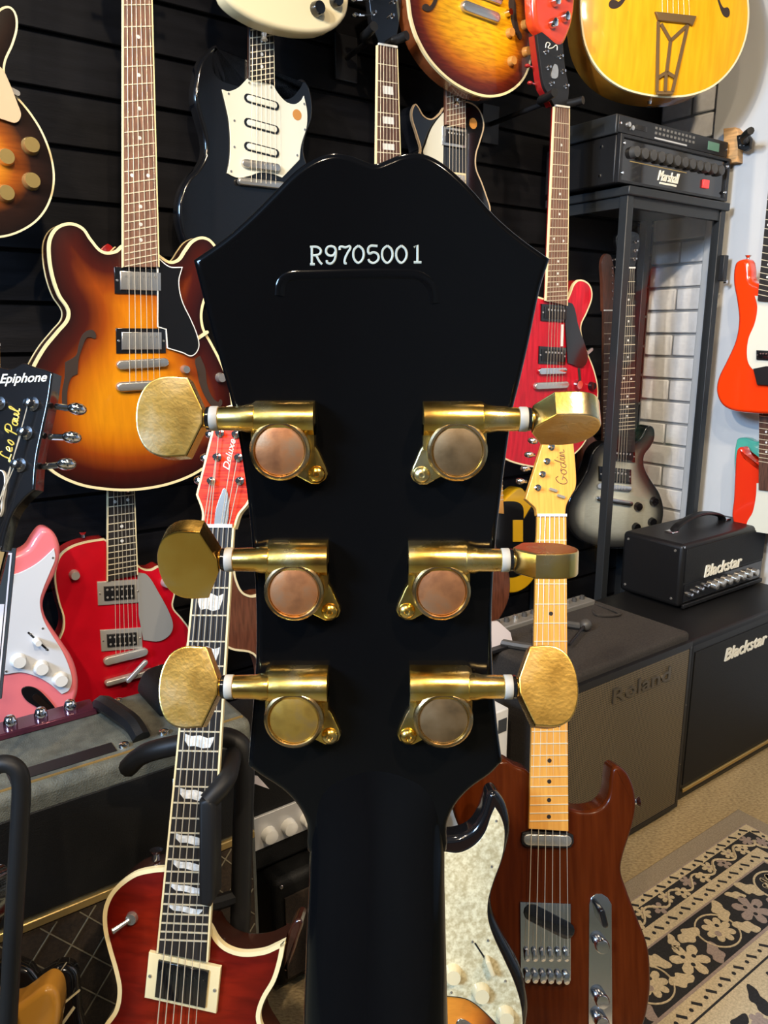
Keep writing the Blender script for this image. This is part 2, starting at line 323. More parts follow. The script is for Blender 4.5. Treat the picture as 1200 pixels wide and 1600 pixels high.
def path3(pts, n=6):
    """smooth 3d path"""
    out = []; N = len(pts); V = [Vector(p) for p in pts]
    for i in range(N - 1):
        p0, p1, p2, p3 = V[max(i - 1, 0)], V[i], V[i + 1], V[min(i + 2, N - 1)]
        for k in range(n):
            t = k / n; out.append(0.5 * ((2 * p1) + (p2 - p0) * t + (2 * p0 - 5 * p1 + 4 * p2 - p3) * t * t + (-p0 + 3 * p1 - 3 * p2 + p3) * t**3))
    return out + [V[-1]]
def ray(px, py): return FWD + RGT * ((px - 600) / F) + UPV * ((800 - py) / F)
class Pl:
    """a plane standing in the room: origin O, axes U (right), V (up), N (out)"""
    def __init__(s, O, yaw, lean=0.0):
        s.O = Vector(O); yaw = R(yaw); l = R(lean)
        s.U = Vector((math.cos(yaw), math.sin(yaw), 0)); h = Vector((math.sin(yaw), -math.cos(yaw), 0))
        s.N = h * math.cos(l) + Vector((0, 0, 1)) * math.sin(l); s.V = s.N.cross(s.U)
    def q(s, p):
        r = ray(p[0], p[1]); k = (s.O - CAM).dot(s.N) / r.dot(s.N); X = CAM + r * k - s.O
        return (X.dot(s.U), X.dot(s.V))
    def Q(s, pts): return [s.q(p) for p in pts]
    def q3(s, p, z=0.0): a = s.q(p); return (a[0], a[1], z)
    def m(s, p):
        r = ray(p[0], p[1]); return ((s.O - CAM).dot(s.N) / r.dot(s.N)) / F
    def mx(s):
        return Matrix(((s.U.x, s.V.x, s.N.x, s.O.x), (s.U.y, s.V.y, s.N.y, s.O.y), (s.U.z, s.V.z, s.N.z, s.O.z), (0, 0, 0, 1)))
def at_depth(px, py, depth): return CAM + ray(px, py) * depth
def wallpl(px, py, N, lean=0.0):
    r = ray(px, py); k = N / r.dot(nv); return Pl(CAM + r * k, 36.0, lean)
def thing(name, pl, label, cat, group=None):
    o = bpy.data.objects.new(name, None); COL.objects.link(o); o.matrix_world = pl.mx(); o.empty_display_size = 0.05
    return tag(o, label, cat, group)
def text(name, s, m, parent, x, y, z, width, height=None, ang=0.0, shear=0.0, bold=0.0, ext=0.0004):
    c = bpy.data.curves.new(name, 'FONT'); c.body = s; c.size = 1.0; c.shear = shear; c.offset = bold; c.resolution_u = 3
    t = bpy.data.objects.new(name, c); COL.objects.link(t)
    dg = bpy.context.evaluated_depsgraph_get(); me = bpy.data.meshes.new_from_object(t.evaluated_get(dg)); bpy.data.objects.remove(t)
    xs = [v.co.x for v in me.vertices]; ys = [v.co.y for v in me.vertices]; x0, x1, y0, y1 = min(xs), max(xs), min(ys), max(ys)
    sx = width / (x1 - x0); sy = height / (y1 - y0) if height else sx; ca, sa = math.cos(ang), math.sin(ang)
    mb = MB(); vs = []
    for v in me.vertices: a, b = (v.co.x - x0) * sx, (v.co.y - y0) * sy; vs.append((x + a * ca - b * sa, y + a * sa + b * ca, z))
    fs = [list(p.vertices) for p in me.polygons]; n = len(vs)
    mb.add([(a, b, c_ + ext) for a, b, c_ in vs] + vs, fs)
    bpy.data.meshes.remove(me); bpy.data.curves.remove(c)
    # side walls along open edges
    cnt = {}
    for f in fs:
        for i in range(len(f)): e = (f[i], f[(i + 1) % len(f)]); cnt[e] = 1
    mb.f += [[a, a + n, b + n, b] for (a, b) in cnt if (b, a) not in cnt]
    return mb.build(name, m, parent)
LET = {'G': [[(0.75, 0.8), (0.5, 1), (0.15, 0.8), (0.02, 0.4), (0.2, 0.02), (0.55, 0.08), (0.7, 0.35), (0.45, 0.4), (0.95, 0.3)]],
       'o': [[(0.5, 0.5), (0.15, 0.42), (0.12, 0.08), (0.4, 0.02), (0.55, 0.3), (0.4, 0.5), (0.7, 0.42)]],
       'd': [[(0.5, 0.48), (0.15, 0.4), (0.12, 0.06), (0.42, 0.06), (0.75, 1.0), (0.55, 0.3), (0.7, 0.05)]],
       'i': [[(0.1, 0.1), (0.3, 0.5), (0.3, 0.1), (0.5, 0.1)], [(0.36, 0.72), (0.4, 0.76)]],
       'n': [[(0.05, 0.05), (0.15, 0.5), (0.2, 0.1), (0.4, 0.5), (0.5, 0.35), (0.55, 0.1), (0.8, 0.15)]],
       'L': [[(0.75, 0.85), (0.55, 1.0), (0.35, 0.7), (0.25, 0.15), (0.02, 0.02), (0.05, 0.15), (0.4, 0.1), (0.8, 0.05)]],
       'e': [[(0.05, 0.2), (0.45, 0.35), (0.35, 0.55), (0.12, 0.4), (0.15, 0.08), (0.55, 0.12)]],
       's': [[(0.05, 0.1), (0.4, 0.55), (0.45, 0.2), (0.25, 0.02), (0.15, 0.1)]],
       'P': [[(0.15, -0.1), (0.35, 0.9)], [(0.05, 0.6), (0.3, 0.95), (0.8, 0.95), (0.85, 0.6), (0.4, 0.42), (0.3, 0.5)]],
       'a': [[(0.5, 0.48), (0.15, 0.42), (0.12, 0.06), (0.4, 0.08), (0.55, 0.48), (0.55, 0.06), (0.75, 0.12)]],
       'u': [[(0.05, 0.45), (0.12, 0.08), (0.4, 0.1), (0.5, 0.48), (0.55, 0.08), (0.75, 0.12)]],
       'l': [[(0.05, 0.1), (0.4, 0.8), (0.35, 1.0), (0.2, 0.7), (0.25, 0.1), (0.5, 0.1)]]}
def script(name, s, m, parent, o, length, height, ang, z, rad):
    tot = sum(0.45 if ch == ' ' else (0.95 if ch.isupper() else 0.68 if ch not in 'il' else 0.46) for ch in s); k = length / tot; x = 0; mb = MB(); ca, sa = math.cos(ang), math.sin(ang)
    for ch in s:
        if ch != ' ':
            for st in LET[ch]:
                pp = [(x + a * k, b * height) for a, b in st]
                pts = sm(pp, 5, False) if len(pp) > 2 else pp
                mb.tube([(o[0] + (a + b * 0.15) * ca - b * sa, o[1] + (a + b * 0.15) * sa + b * ca, z) for a, b in pts], rad, 5)
        x += k * (0.45 if ch == ' ' else (0.95 if ch.isupper() else 0.68 if ch not in 'il' else 0.46))
    return mb.build(name, m, parent)
UNIT = {}
def unit(m):
    if m not in UNIT:
        mb = MB(); mb.box(-0.5, 0.5, -0.5, 0.5, -0.5, 0.5); o = mb.build('piece', m); UNIT[m] = o.data; bpy.data.objects.remove(o)
    return UNIT[m]
def piece(name, m, parent, loc, scale, rz=0.0):
    o = bpy.data.objects.new(name, unit(m)); COL.objects.link(o); o.parent = parent; o.location = loc; o.scale = scale; o.rotation_euler = (0, 0, rz); return o
# ------------------------------------------------------------------ the room
RZ = YAW
def roompl(D, N, z=0.0): return Pl(P(D, N, z), 36.0)
def room_obj(name, mb, m, mx=None): return struct(mb.build(name, m, None, mx=mx))
Wmx = roompl(0, 0).mx()      # local x = D, y = z(up), z = N
floor = room_obj('floor', MB().box(BD - 0.1, WD + 0.1, -0.06, 0, WN - 0.1, BN + 0.1), 'carpet', Wmx)
room_obj('ceiling', MB().box(BD - 0.1, WD + 0.1, CEIL, CEIL + 0.06, WN - 0.1, BN + 0.1), 'ceiling', Wmx)
wl = room_obj('wall_left', MB().box(BD, WD, 0, CEIL, WN - 0.10, WN - 0.014), 'groove', Wmx)
PH = 0.0955; k = 0; z = 0.0
while z < CEIL - 0.01:        # every plank of the slat wall
    z1 = min(z + PH - 0.007, CEIL)
    p = MB().box(0, WD - BD, 0, z1 - z, 0, 0.014).build('plank', 'plank', wl, bevel=0.002, seg=1)
    p.matrix_world = Wmx @ Matrix.Translation((BD, z, WN - 0.014)); z += PH
wr = room_obj('wall_right', MB().box(WD + 0.008, WD + 0.1, 0, CEIL, WN - 0.1, BN + 0.1), 'mortar', Wmx)
bm = {}
BR_END = WN + 0.19
r_ = 0; z = 0.25
while z < 2.72:
    off = 0.0 if r_ % 2 else -0.105; x = WN + off
    while x < BR_END:
        x0 = max(x, WN + 0.001); x1 = min(x + 0.205, BR_END); kx = round(x1 - x0, 3)
        if kx > 0.02:
            if kx not in bm:
                o = MB().box(0, 0.009, 0, 0.064, 0, kx).build('brick', 'brick', wr, bevel=0.003, seg=1); bm[kx] = o.data; bpy.data.objects.remove(o)
            o = link('brick', bm[kx], wr, 0.003, 1); o.matrix_world = Wmx @ Matrix.Translation((WD - 0.001 - random.random() * 0.0015, z, x0))
        x += 0.212
    z += 0.072; r_ += 1
bd = MB().box(WD - 0.012, WD + 0.01, 0.05, CEIL, BR_END + 0.001, BR_END + 0.62).build('board', 'board', wr, bevel=0.003); bd.matrix_world = Wmx
bd = MB().box(WD - 0.006, WD + 0.01, 0.05, CEIL, BR_END + 0.63, BN).build('board', 'board', wr, bevel=0.003); bd.matrix_world = Wmx
# rear walls behind the photographer, one with the shop window
WX0, WX1, WZ0, WZ1 = -0.72, 0.32, 1.92, 2.64
mb = MB(); mb.box(BD - 0.1, BD, 0, CEIL, WN - 0.1, WX0); mb.box(BD - 0.1, BD, 0, CEIL, WX1, BN + 0.1); mb.box(BD - 0.1, BD, 0, WZ0, WX0, WX1); mb.box(BD - 0.1, BD, WZ1, CEIL, WX0, WX1)
room_obj('wall_side', mb, 'dark_wall', Wmx)
room_obj('wall_back', MB().box(BD, WD, 0, CEIL, BN, BN + 0.1), 'dark_wall', Wmx)
Smx = Wmx @ Matrix.Translation((BD, 0, 0)) @ Matrix.Rotation(R(-90), 4, 'Y') @ Matrix.Translation((0, 0, 0))
mb = MB(); mb.ring([(WX0, WZ0), (WX1, WZ0), (WX1, WZ1), (WX0, WZ1)], [(WX0 + 0.05, WZ0 + 0.05), (WX1 - 0.05, WZ0 + 0.05), (WX1 - 0.05, WZ1 - 0.05), (WX0 + 0.05, WZ1 - 0.05)], -0.01, 0.08)
win = room_obj('window_1', mb, 'frame_grey', Smx)
pane = MB().box(WX0 + 0.05, WX1 - 0.05, WZ0 + 0.05, WZ1 - 0.05, 0.05, 0.056).build('pane', 'glass', win, mx=Smx)
# ceiling spotlights that carry the lamps
nm = ['over the left of the slat wall', 'over the middle of the slat wall', 'over the glass case corner', 'behind the camera over the rug', 'behind the camera on the left', 'behind the camera on the right', 'in front of the tall black headstock', 'added to brighten the yellow archtop in the corner']
for (lo, s), where in zip(LAMPS, nm):
    loc = P(s[0], s[1], s[2]); dirv = (s[3] - loc).normalized()
    o = bpy.data.objects.new('ceiling_spotlight', None); COL.objects.link(o); o.location = P(s[0], s[1], CEIL)
    tag(o, 'black ceiling spotlight ' + where, 'spotlight', 'spotlights on the ceiling')
    MB().lathe((0, 0, 0), [(0.045, -0.001), (0.045, -0.02), (0.012, -0.024), (0.012, s[2] - CEIL + 0.05)], 16).build('mount', 'satin_black', o)
    b0 = loc - o.location
    h = MB(); a = b0 - dirv * 0.10; n_ = 18; u = dirv.orthogonal().normalized(); v_ = dirv.cross(u)
    def rg(c, rr): return [c + u * (rr * math.cos(2 * math.pi * i / n_)) + v_ * (rr * math.sin(2 * math.pi * i / n_)) for i in range(n_)]
    h.rings([rg(a, 0.03), rg(a + dirv * 0.01, 0.046), rg(b0 + dirv * 0.03, 0.05), rg(b0 + dirv * 0.03, 0.045), rg(b0 - dirv * 0.03, 0.042)], True, True)
    h.build('housing', 'satin_black', o)
    lo.parent = o; lo.location = b0 - dirv * 0.0; lo.data.shadow_soft_size = 0.035

# ------------------------------------------------------------------ guitars
def seg_dist(x, y, poly):
    best = 9e9; n = len(poly); inside = False
    for i in range(n):
        ax, ay = poly[i]; bx, by = poly[(i + 1) % n]
        if (ay > y) != (by > y) and x < (bx - ax) * (y - ay) / (by - ay) + ax: inside = not inside
        dx, dy = bx - ax, by - ay; L2 = dx * dx + dy * dy
        t = 0 if L2 < 1e-14 else max(0, min(1, ((x - ax) * dx + (y - ay) * dy) / L2)); ex, ey = x - ax - t * dx, y - ay - t * dy
        e = ex * ex + ey * ey
        if e < best: best = e
    return math.sqrt(best), inside
def cap(poly, z, arch=0.0, div=26, edge0=0.0):
    xs = [p[0] for p in poly]; ys = [p[1] for p in poly]; st = max(max(xs) - min(xs), max(ys) - min(ys)) / div
    pts = [Vector(p) for p in poly]; n = len(pts); edges = [(i, (i + 1) % n) for i in range(n)]
    y = min(ys) + st / 2; r = 0
    while y < max(ys):
        x = min(xs) + (st / 2 if r % 2 else st)
        while x < max(xs):
            dd, ins = seg_dist(x, y, poly)
            if ins and dd > st * 0.55: pts.append(Vector((x, y)))
            x += st
        y += st * 0.87; r += 1
    vs, es, fs, *_ = delaunay_2d_cdt(pts, edges, [], 1, 1e-7)
    mb = MB(); at = []; vv = []
    for v in vs:
        dd, ins = seg_dist(v.x, v.y, poly); at.append(dd + edge0); vv.append((v.x, v.y, z + (arch * (1 - math.exp(-dd / 0.05)) if arch else 0)))
    mb.add(vv, [list(f) for f in fs]); mb.attr = at
    if fs and area2([vv[i] for i in fs[0]]) < 0: mb.f = [f[::-1] for f in mb.f]
    return mb
def lerp(a, b, t): return tuple(x + (y - x) * t for x, y in zip(a, b))
class Gt:
    def __init__(s, name, pl, label, cat='guitar', group=None): s.pl = pl; s.o = thing(name, pl, label, cat, group); s.b = None
    def out(s, pts, n=5): return ccw(s.pl.Q(sm(pts, n)))
    def body(s, pts, thick, side, top=None, bind=None, r=0.006, arch=0.0, n=5, backbind=False, bw=0.004, local=None):
        p = local or s.out(pts, n); s.outl = p
        s.b = flat(MB().prism(p, -thick, -0.0006, 0.0 if bind else r, r).build('body', side, s.o, ang=50))
        if top:
            q = inset(p, bw if bind else r * 0.9); cap(q, 0.0004 if bind else 0.0002, arch, edge0=0.0).build('top', top, s.b, ang=60)
        if bind:
            MB().ring(inset(p, -0.0006), inset(p, bw + 0.0004), -0.006, 0.0009).build('binding', bind, s.b)
            if backbind: MB().ring(inset(p, -0.0006), inset(p, 0.006), -thick - 0.0006, -thick + 0.005).build('binding', bind, s.b)
        return s
    def poly(s, name, pts, z0, z1, m, r=0.0, smooth=False, parent=None, n=5, bevel=0.0):
        p = s.out(pts, n) if smooth else ccw(s.pl.Q(pts)); o = MB().prism(p, z0, z1, r).build(name, m, parent or s.o, bevel=bevel); return flat(o) if r else o
    def rim(s, name, pts, wd, z0, z1, m, n=5):
        p = s.out(pts, n); return MB().ring(inset(p, -wd), p, z0, z1).build(name, m, s.o)
    def dot(s, name, p, rpx, z0, z1, m, n=14, parent=None):
        c = s.pl.q(p); k = s.pl.m(p) * rpx; return MB().lathe((c[0], c[1], 0), [(k, z0), (k, z1)], n).build(name, m, parent or s.o)
    def knob(s, p, rpx, h, m, name='knob', flare=1.15, dome=0.0):
        c = s.pl.q(p); k = s.pl.m(p) * rpx; pr = [(k * flare, 0.0005), (k * flare, h * 0.15), (k, h * 0.8), (k * 0.92, h), (k * 0.3, h + dome)]
        return MB().lathe((c[0], c[1], 0), pr, 16).build(name, m, s.o)
    def bar(s, name, a, b, wpx, z0, z1, m, r=0.0, rnd=True, parent=None):
        A = Vector(s.pl.q(a)); B = Vector(s.pl.q(b)); w_ = s.pl.m(a) * wpx / 2; d = (B - A).normalized(); n = Vector((-d.y, d.x)) * w_
        if rnd:
            pts = []; th0 = math.atan2(n.y, n.x)
            for c, t0 in ((A, th0), (B, th0 + math.pi)): pts += [(c.x + w_ * math.cos(t0 + math.pi * i / 6), c.y + w_ * math.sin(t0 + math.pi * i / 6)) for i in range(7)]
        else: pts = [tuple(A + n), tuple(A - n), tuple(B - n), tuple(B + n)]
        return MB().prism(pts, z0, z1, r).build(name, m, parent or s.o)
    def hum(s, q, ring, cover, z=0.0, poles='nickel', rows=1, fx=0.80, fy=0.70, name='pickup'):
        c = [s.pl.q(p) for p in q]; cen = tuple(sum(x[i] for x in c) / 4 for i in (0, 1))
        g = lambda fx, fy, i: None
        ux = lerp(c[0], c[3], .5); uy = lerp(c[1], c[2], .5); ex = ((uy[0] - ux[0]) / 2, (uy[1] - ux[1]) / 2); t_ = lerp(c[0], c[1], .5); b_ = lerp(c[3], c[2], .5); ey = ((t_[0] - b_[0]) / 2, (t_[1] - b_[1]) / 2)
        pt = lambda a, b: (cen[0] + ex[0] * a + ey[0] * b, cen[1] + ex[1] * a + ey[1] * b)
        o = MB().prism([pt(-1, 1), pt(1, 1), pt(1, -1), pt(-1, -1)], z + 0.0003, z + 0.006, 0.0008).build(name, ring, s.o)
        if cover:
            MB().prism([pt(-fx, fy), pt(fx, fy), pt(fx, -fy), pt(-fx, -fy)], z + 0.004, z + 0.0095, 0.0012).build('cover', cover, o)
            mb = MB(); k = math.hypot(*ex) * 0.055
            for rr in ([0.35] if rows == 1 else [0.33, -0.33]):
                for i in range(6): a = pt(-0.58 + i * 1.16 / 5, rr); mb.lathe((a[0], a[1], z), [(k, 0.009), (k, 0.0102)], 8)
            mb.build('pole_pieces', poles, o)
            mb = MB()
            for a, b in ((-.9, 0), (.9, 0)): a_ = pt(a, b); mb.lathe((a_[0], a_[1], z), [(k * 1.1, 0.005), (k * .8, 0.0072)], 8)
            mb.build('mounting_screws', 'nickel', o)
        return o
    def neck(s, nl, nr, el, er, bridge, nf, board='rosewood', bind=None, inlay='dot', inl=(3, 5, 7, 9, 12, 15, 17, 19), z=0.010, th=0.006, back='mahogany', fret='fret', frets_from=1, imat='pearl_inlay', fw=0.0017, nut=True, depth=0.020, imin=0):
        q = s.pl.q; a, b, c, d = q(nl), q(nr), q(el), q(er); mn = lerp(a, b, .5); me = lerp(c, d, .5); bq = q(bridge)
        ax = Vector(me) - Vector(mn); T = ax.length; ax.normalize(); L = (Vector(bq) - Vector(mn)).dot(ax); s.nk = (a, b, c, d, mn, me, ax, T, L, z)
        fb = MB().prism([a, b, d, c], z - th, z, 0.0006, seg=1).build('fretboard', board, s.o)
        rs = []                                    # rounded back of the neck
        for e0, e1 in ((a, b), (c, d)):
            ring = []; cx = lerp(e0, e1, .5); hw = (Vector(e1) - Vector(e0)) / 2
            for i in range(13):
                t = math.pi * i / 12; ring.append((cx[0] + hw.x * math.cos(t), cx[1] + hw.y * math.cos(t), z - th + 0.0002 - depth * math.sin(t)))
            rs.append(ring)
        MB().rings(rs).build('neck', back, s.o)
        ang = math.atan2(b[1] - a[1], b[0] - a[0])
        at = lambda k: L * (1 - 2 ** (-k / 12.0))
        for k in range(frets_from, nf + 1):
            t = at(k) / T
            if t > 1.0: break
            p0, p1 = lerp(a, c, t), lerp(b, d, t); m_ = lerp(p0, p1, .5); piece('fret', fret, fb, (m_[0], m_[1], z + 0.0003), (math.dist(p0, p1) * 0.985, fw, 0.0014), ang)
        for k in inl:
            t = (at(k - 1) + at(k)) / 2 / T
            if t > 1.0 or k < imin: continue
            p0, p1 = lerp(a, c, t), lerp(b, d, t); m_ = lerp(p0, p1, .5); wd = math.dist(p0, p1); ln = (at(k) - at(k - 1))
            if inlay == 'dot':
                xs = (-0.25, 0.25) if k == 12 else (0,)
                for x_ in xs: MB().lathe((m_[0] + (p1[0] - p0[0]) * x_, m_[1] + (p1[1] - p0[1]) * x_, 0), [(0.0032, z - 0.001), (0.0032, z + 0.0003)], 12).build('inlay', imat, fb)
            elif inlay == 'block': piece('inlay', imat, fb, (m_[0], m_[1], z), (wd * 0.5, ln * 0.5, 0.0006), ang)
            elif inlay == 'flag':
                u = (Vector(p1) - Vector(p0)) / wd; v_ = -ax
                sh = [(-.36, .30), (-.2, .22), (0, .30), (.2, .20), (.36, .30), (.34, .05), (.28, -.26), (.1, -.34), (-.1, -.26), (-.26, -.32), (-.36, -.05)]
                MB().prism([(m_[0] + u.x * x_ * wd + v_.x * y_ * ln, m_[1] + u.y * x_ * wd + v_.y * y_ * ln) for x_, y_ in sh], z - 0.001, z + 0.0003).build('inlay', imat, fb)
        if bind:
            w_ = 0.0022
            for e0, e1, sg in ((a, c, -1), (b, d, 1)):
                n_ = Vector((math.cos(ang), math.sin(ang))) * w_ * sg
                MB().prism([e0, e1, (e1[0] + n_.x, e1[1] + n_.y), (e0[0] + n_.x, e0[1] + n_.y)], z - th, z + 0.0003).build('fretboard_binding', bind, s.o)
        if nut:
            piece('nut', 'white_plastic', s.o, (mn[0] - ax.x * 0.002, mn[1] - ax.y * 0.002, z + 0.0005), (math.dist(a, b), 0.004, 0.004), ang)
        return s
    def strings(s, bl, br, tail=None, z1=0.014, rad=0.0005, only=6):
        a, b, c, d, mn, me, ax, T, L, z = s.nk; e0, e1 = s.pl.q(bl), s.pl.q(br)
        for i in range(6):
            t = 0.10 + 0.8 * i / 5; p0 = lerp(a, b, t); t2 = i / 5; p1 = lerp(e0, e1, t2); pts = [(p0[0], p0[1], z + 0.002), (p1[0], p1[1], z1)]
            mb = MB().tube(pts, rad * (1.15 - 0.09 * i), 5); mb.build('string', 'steel_string', s.o)
    def post(s, p, z=0.0, k=1.0, m='chrome'):
        c = s.pl.q(p); MB().lathe((c[0], c[1], z), [(0.0050 * k, 0), (0.0050 * k, 0.002), (0.0030 * k, 0.003), (0.0030 * k, 0.011), (0.0024 * k, 0.0115)], 12).build('tuner_post', m, s.o)
    def button(s, a, b, m='chrome', z=-0.008, k=1.0):
        A = s.pl.q3(a, z); B = s.pl.q3(b, z); o = MB().cyl(A, lerp(A, B, 0.6), 0.0028 * k, n=8)
        d = (Vector(B) - Vector(A)).normalized(); ang = math.atan2(d.y, d.x); c = lerp(A, B, 0.8); t = MB().ball((0, 0, 0), 0.0085 * k, 0.0055 * k, 0.008 * k, 12, 8); Rm = Matrix.Rotation(ang, 3, 'Z')
        o.add([tuple(Vector(c) + Rm @ Vector(v)) for v in t.v], t.f); o.build('tuner_button', m, s.o)
def head(g, m, z0=-0.012, z1=0.004):
    """three-a-side headstock beyond the nut"""
    a, b, c, d, mn, me, ax, T, L, z = g.nk; w_ = math.dist(a, b); sd = Vector((-ax.y, ax.x)); F_ = lambda x, y: (mn[0] + sd.x * x * w_ - ax.x * y, mn[1] + sd.y * x * w_ - ax.y * y)
    hf = [(0.5, 0.003, 1), (0.6, 0.02), (0.92, 0.05, 1), (0.95, 0.10), (0.85, 0.165, 1), (0.4, 0.18)]
    pts = hf + [(0, 0.172)] + [(-p[0], *p[1:]) for p in hf[::-1]]
    MB().prism([F_(x, y) for x, y in sm(pts, 3)], z0, z1, 0.001).build('headstock', m, g.o)
    for sg in (-1, 1):
        for y in (0.06, 0.095, 0.13):
            q = F_(sg * 0.62, y); MB().lathe((q[0], q[1], z1), [(0.005, 0), (0.005, 0.002), (0.003, 0.003), (0.003, 0.011)], 10).build('tuner_post', 'chrome', g.o)
            q0 = F_(sg * 0.9, y); q1 = F_(sg * 1.3, y); MB().cyl((*q0, z0 + 0.004), (*q1, z0 + 0.004), 0.0035, 0.006, 8).build('tuner_button', 'chrome', g.o)
def lp_local(mid_end, ax, k=1.0, flip=1):
    """single-cut body outline from the neck joint, built along the neck axis"""
    sh = [(0.028, 0.0), (0.030, 0.045), (0.050, 0.055), (0.085, 0.020), (0.105, 0.03), (0.108, 0.07), (0.098, 0.115), (0.105, 0.16), (0.140, 0.22), (0.163, 0.29), (0.155, 0.36), (0.115, 0.415), (0.05, 0.44), (-0.05, 0.44), (-0.115, 0.415), (-0.155, 0.36), (-0.163, 0.29), (-0.140, 0.22), (-0.112, 0.16), (-0.105, 0.11), (-0.118, 0.05), (-0.115, 0.005), (-0.08, -0.02), (-0.028, -0.015)]
    sd = Vector((-ax.y, ax.x)) * flip
    return ccw([(mid_end[0] + sd.x * x * k + ax.x * y * k, mid_end[1] + sd.y * x * k + ax.y * y * k) for x, y in sm(sh, 4)])
def hanger(pl, px, label, wall_gap, width=0.085, m='rubber'):
    """padded yoke on an arm that comes out of the slat wall"""
    h = thing('guitar_hanger', Pl(pl.O + pl.U * pl.q(px)[0] + pl.V * pl.q(px)[1], 36.0), label, 'hanger', 'black wall hangers')
    MB().tube(path3([(-width / 2, -0.004, 0.04), (-width * 0.42, -0.006, 0.01), (-width * 0.3, -0.004, -0.022), (0, -0.002, -0.034), (width * 0.3, -0.004, -0.022), (width * 0.42, -0.006, 0.01), (width / 2, -0.004, 0.04)], 5), 0.0095, 10).build('yoke', m, h)
    MB().cyl((0, -0.002, -0.034), (0, -0.012, -wall_gap + 0.012), 0.006, n=10).build('arm', 'satin_black', h)
    MB().box(-0.03, 0.03, -0.06, 0.035, -wall_gap + 0.001, -wall_gap + 0.012).build('wall_plate', 'satin_black', h, bevel=0.002)
    return h
# ---------------- the black headstock in front, seen from behind
HP = Pl(at_depth(585, 700, 0.2225), 0.0, 3.0)
g = Gt('archtop_guitar', HP, 'black guitar seen from behind, gold tuners on its headstock stamped with a serial number')
right = [(605, 247), (625, 239), (648, 236), (672, 241), (700, 258), (735, 290), (775, 335), (815, 370), (861, 403, 1), (846, 450), (829, 530), (813, 600), (803, 640), (794, 700), (785, 770), (776, 850), (770, 950), (770, 1020), (774, 1090), (780, 1150), (786, 1193, 1), (768, 1212), (735, 1236), (712, 1262), (699, 1292), (691, 1340)]
left = [(487, 1340), (479, 1292), (464, 1262), (440, 1237), (405, 1214), (386, 1200, 1), (391, 1140), (396, 1080), (399, 1010), (398, 930), (392, 850), (384, 770), (372, 690), (358, 622), (349, 590), (335, 540), (319, 480), (300, 405, 1), (350, 370), (390, 335), (425, 300), (460, 265), (490, 245), (520, 236), (545, 239), (566, 247), (586, 253)]
hs = flat(MB().prism(g.out(right + left, 4), -0.0155, 0.0, 0.0022, 0.001, 4).build('headstock', 'black_lacquer', g.o, ang=50))
# veneer with a pale binding line on the playing side
MB().prism(inset(g.out(right + left, 4), -0.0003), -0.0185, -0.0155).build('face_veneer', 'black_lacquer', hs)
# pressed ridge of the lacquer under the serial number
MB().tube([HP.q3(p, -0.0034) for p in sm([(437, 462), (440, 442), (452, 432), (480, 430), (640, 428), (664, 436), (676, 452), (679, 474)], 5, False)], 0.0037, 20).build('lacquer_ridge', 'black_lacquer', hs)
# serial number: each character in strokes with serifs
GL = {'R': [[(0.05, 0), (0.05, 1)], [(-0.05, 1), (0.3, 1), (0.5, 0.85), (0.48, 0.62), (0.3, 0.52), (0.05, 0.5)], [(0.28, 0.5), (0.45, 0.15), (0.58, 0.0)], [(-0.05, 0), (0.2, 0)]],
      '9': [[(0.5, 0.68), (0.4, 0.48), (0.15, 0.48), (0.02, 0.68), (0.08, 0.92), (0.28, 1), (0.48, 0.9), (0.53, 0.6), (0.46, 0.2), (0.28, 0.0), (0.08, 0.06), (0.06, 0.2)]],
      '7': [[(0.0, 0.78), (0.02, 0.97), (0.3, 0.93), (0.55, 0.98), (0.4, 0.6), (0.28, 0.3), (0.26, 0.02), (0.36, 0.02)]],
      '0': [[(0.27, 1), (0.06, 0.8), (0.0, 0.5), (0.06, 0.2), (0.27, 0), (0.48, 0.2), (0.55, 0.5), (0.48, 0.8), (0.27, 1)]],
      '5': [[(0.5, 0.98), (0.08, 0.95), (0.05, 0.55), (0.3, 0.62), (0.52, 0.48), (0.54, 0.2), (0.32, 0.0), (0.1, 0.06), (0.02, 0.22)]],
      '1': [[(0.1, 0.86), (0.28, 1.0), (0.28, 0.02)], [(0.08, 0.0), (0.48, 0.0)]]}
mb = MB()
for ch, x, y in zip('R9705001', (486, 509, 531, 552, 575, 597, 619, 644), (413, 412, 412, 411, 411, 411, 411, 410)):
    for st in GL[ch]:
        pts = sm([(x + a * 30, y - b * 27) for a, b in st], 4, False) if len(st) > 2 and ch not in '1' else [(x + a * 30, y - b * 27) for a, b in st]
        t = MB().tube([HP.q3(p, 0.0) for p in pts], 0.00034, 6); t.v = [(a, b, c * 0.5 + 0.0001) for a, b, c in t.v]; mb.add(t.v, t.f)
mb.build('serial_number', 'stamp', hs)
# neck: rounded back that swells out of the headstock
AL = R(9.0); v0 = HP.q((585, 1200))[1]; rs = []
secs = [(1160, 470, 700, -0.004), (1185, 440, 735, -0.001), (1215, 425, 748, 0.0), (1240, 446, 728, 0.001), (1265, 467, 710, 0.0022), (1292, 479, 699.5, 0.0036), (1330, 484, 695, 0.0056), (1380, 484, 693.5, 0.0078), (1440, 482.5, 693.5, 0.0098), (1520, 481, 694, 0.0117), (1600, 480, 695, 0.013)]
ND = 0.014
def neck_ring(cx, v, hw, zc, nd=ND):
    zb = zc - nd + max(0.0, v0 - v) * math.tan(AL)
    return [(cx + hw * math.cos(math.pi * i / 24), v, zb + nd * math.sin(math.pi * i / 24) ** 0.9) for i in range(25)]
for y, xl, xr, zc in secs:
    a, b = HP.q((xl, y)), HP.q((xr, y)); rs.append(neck_ring((a[0] + b[0]) / 2, a[1], (b[0] - a[0]) / 2 * (1.0 if y < 1300 else 1.01), zc))
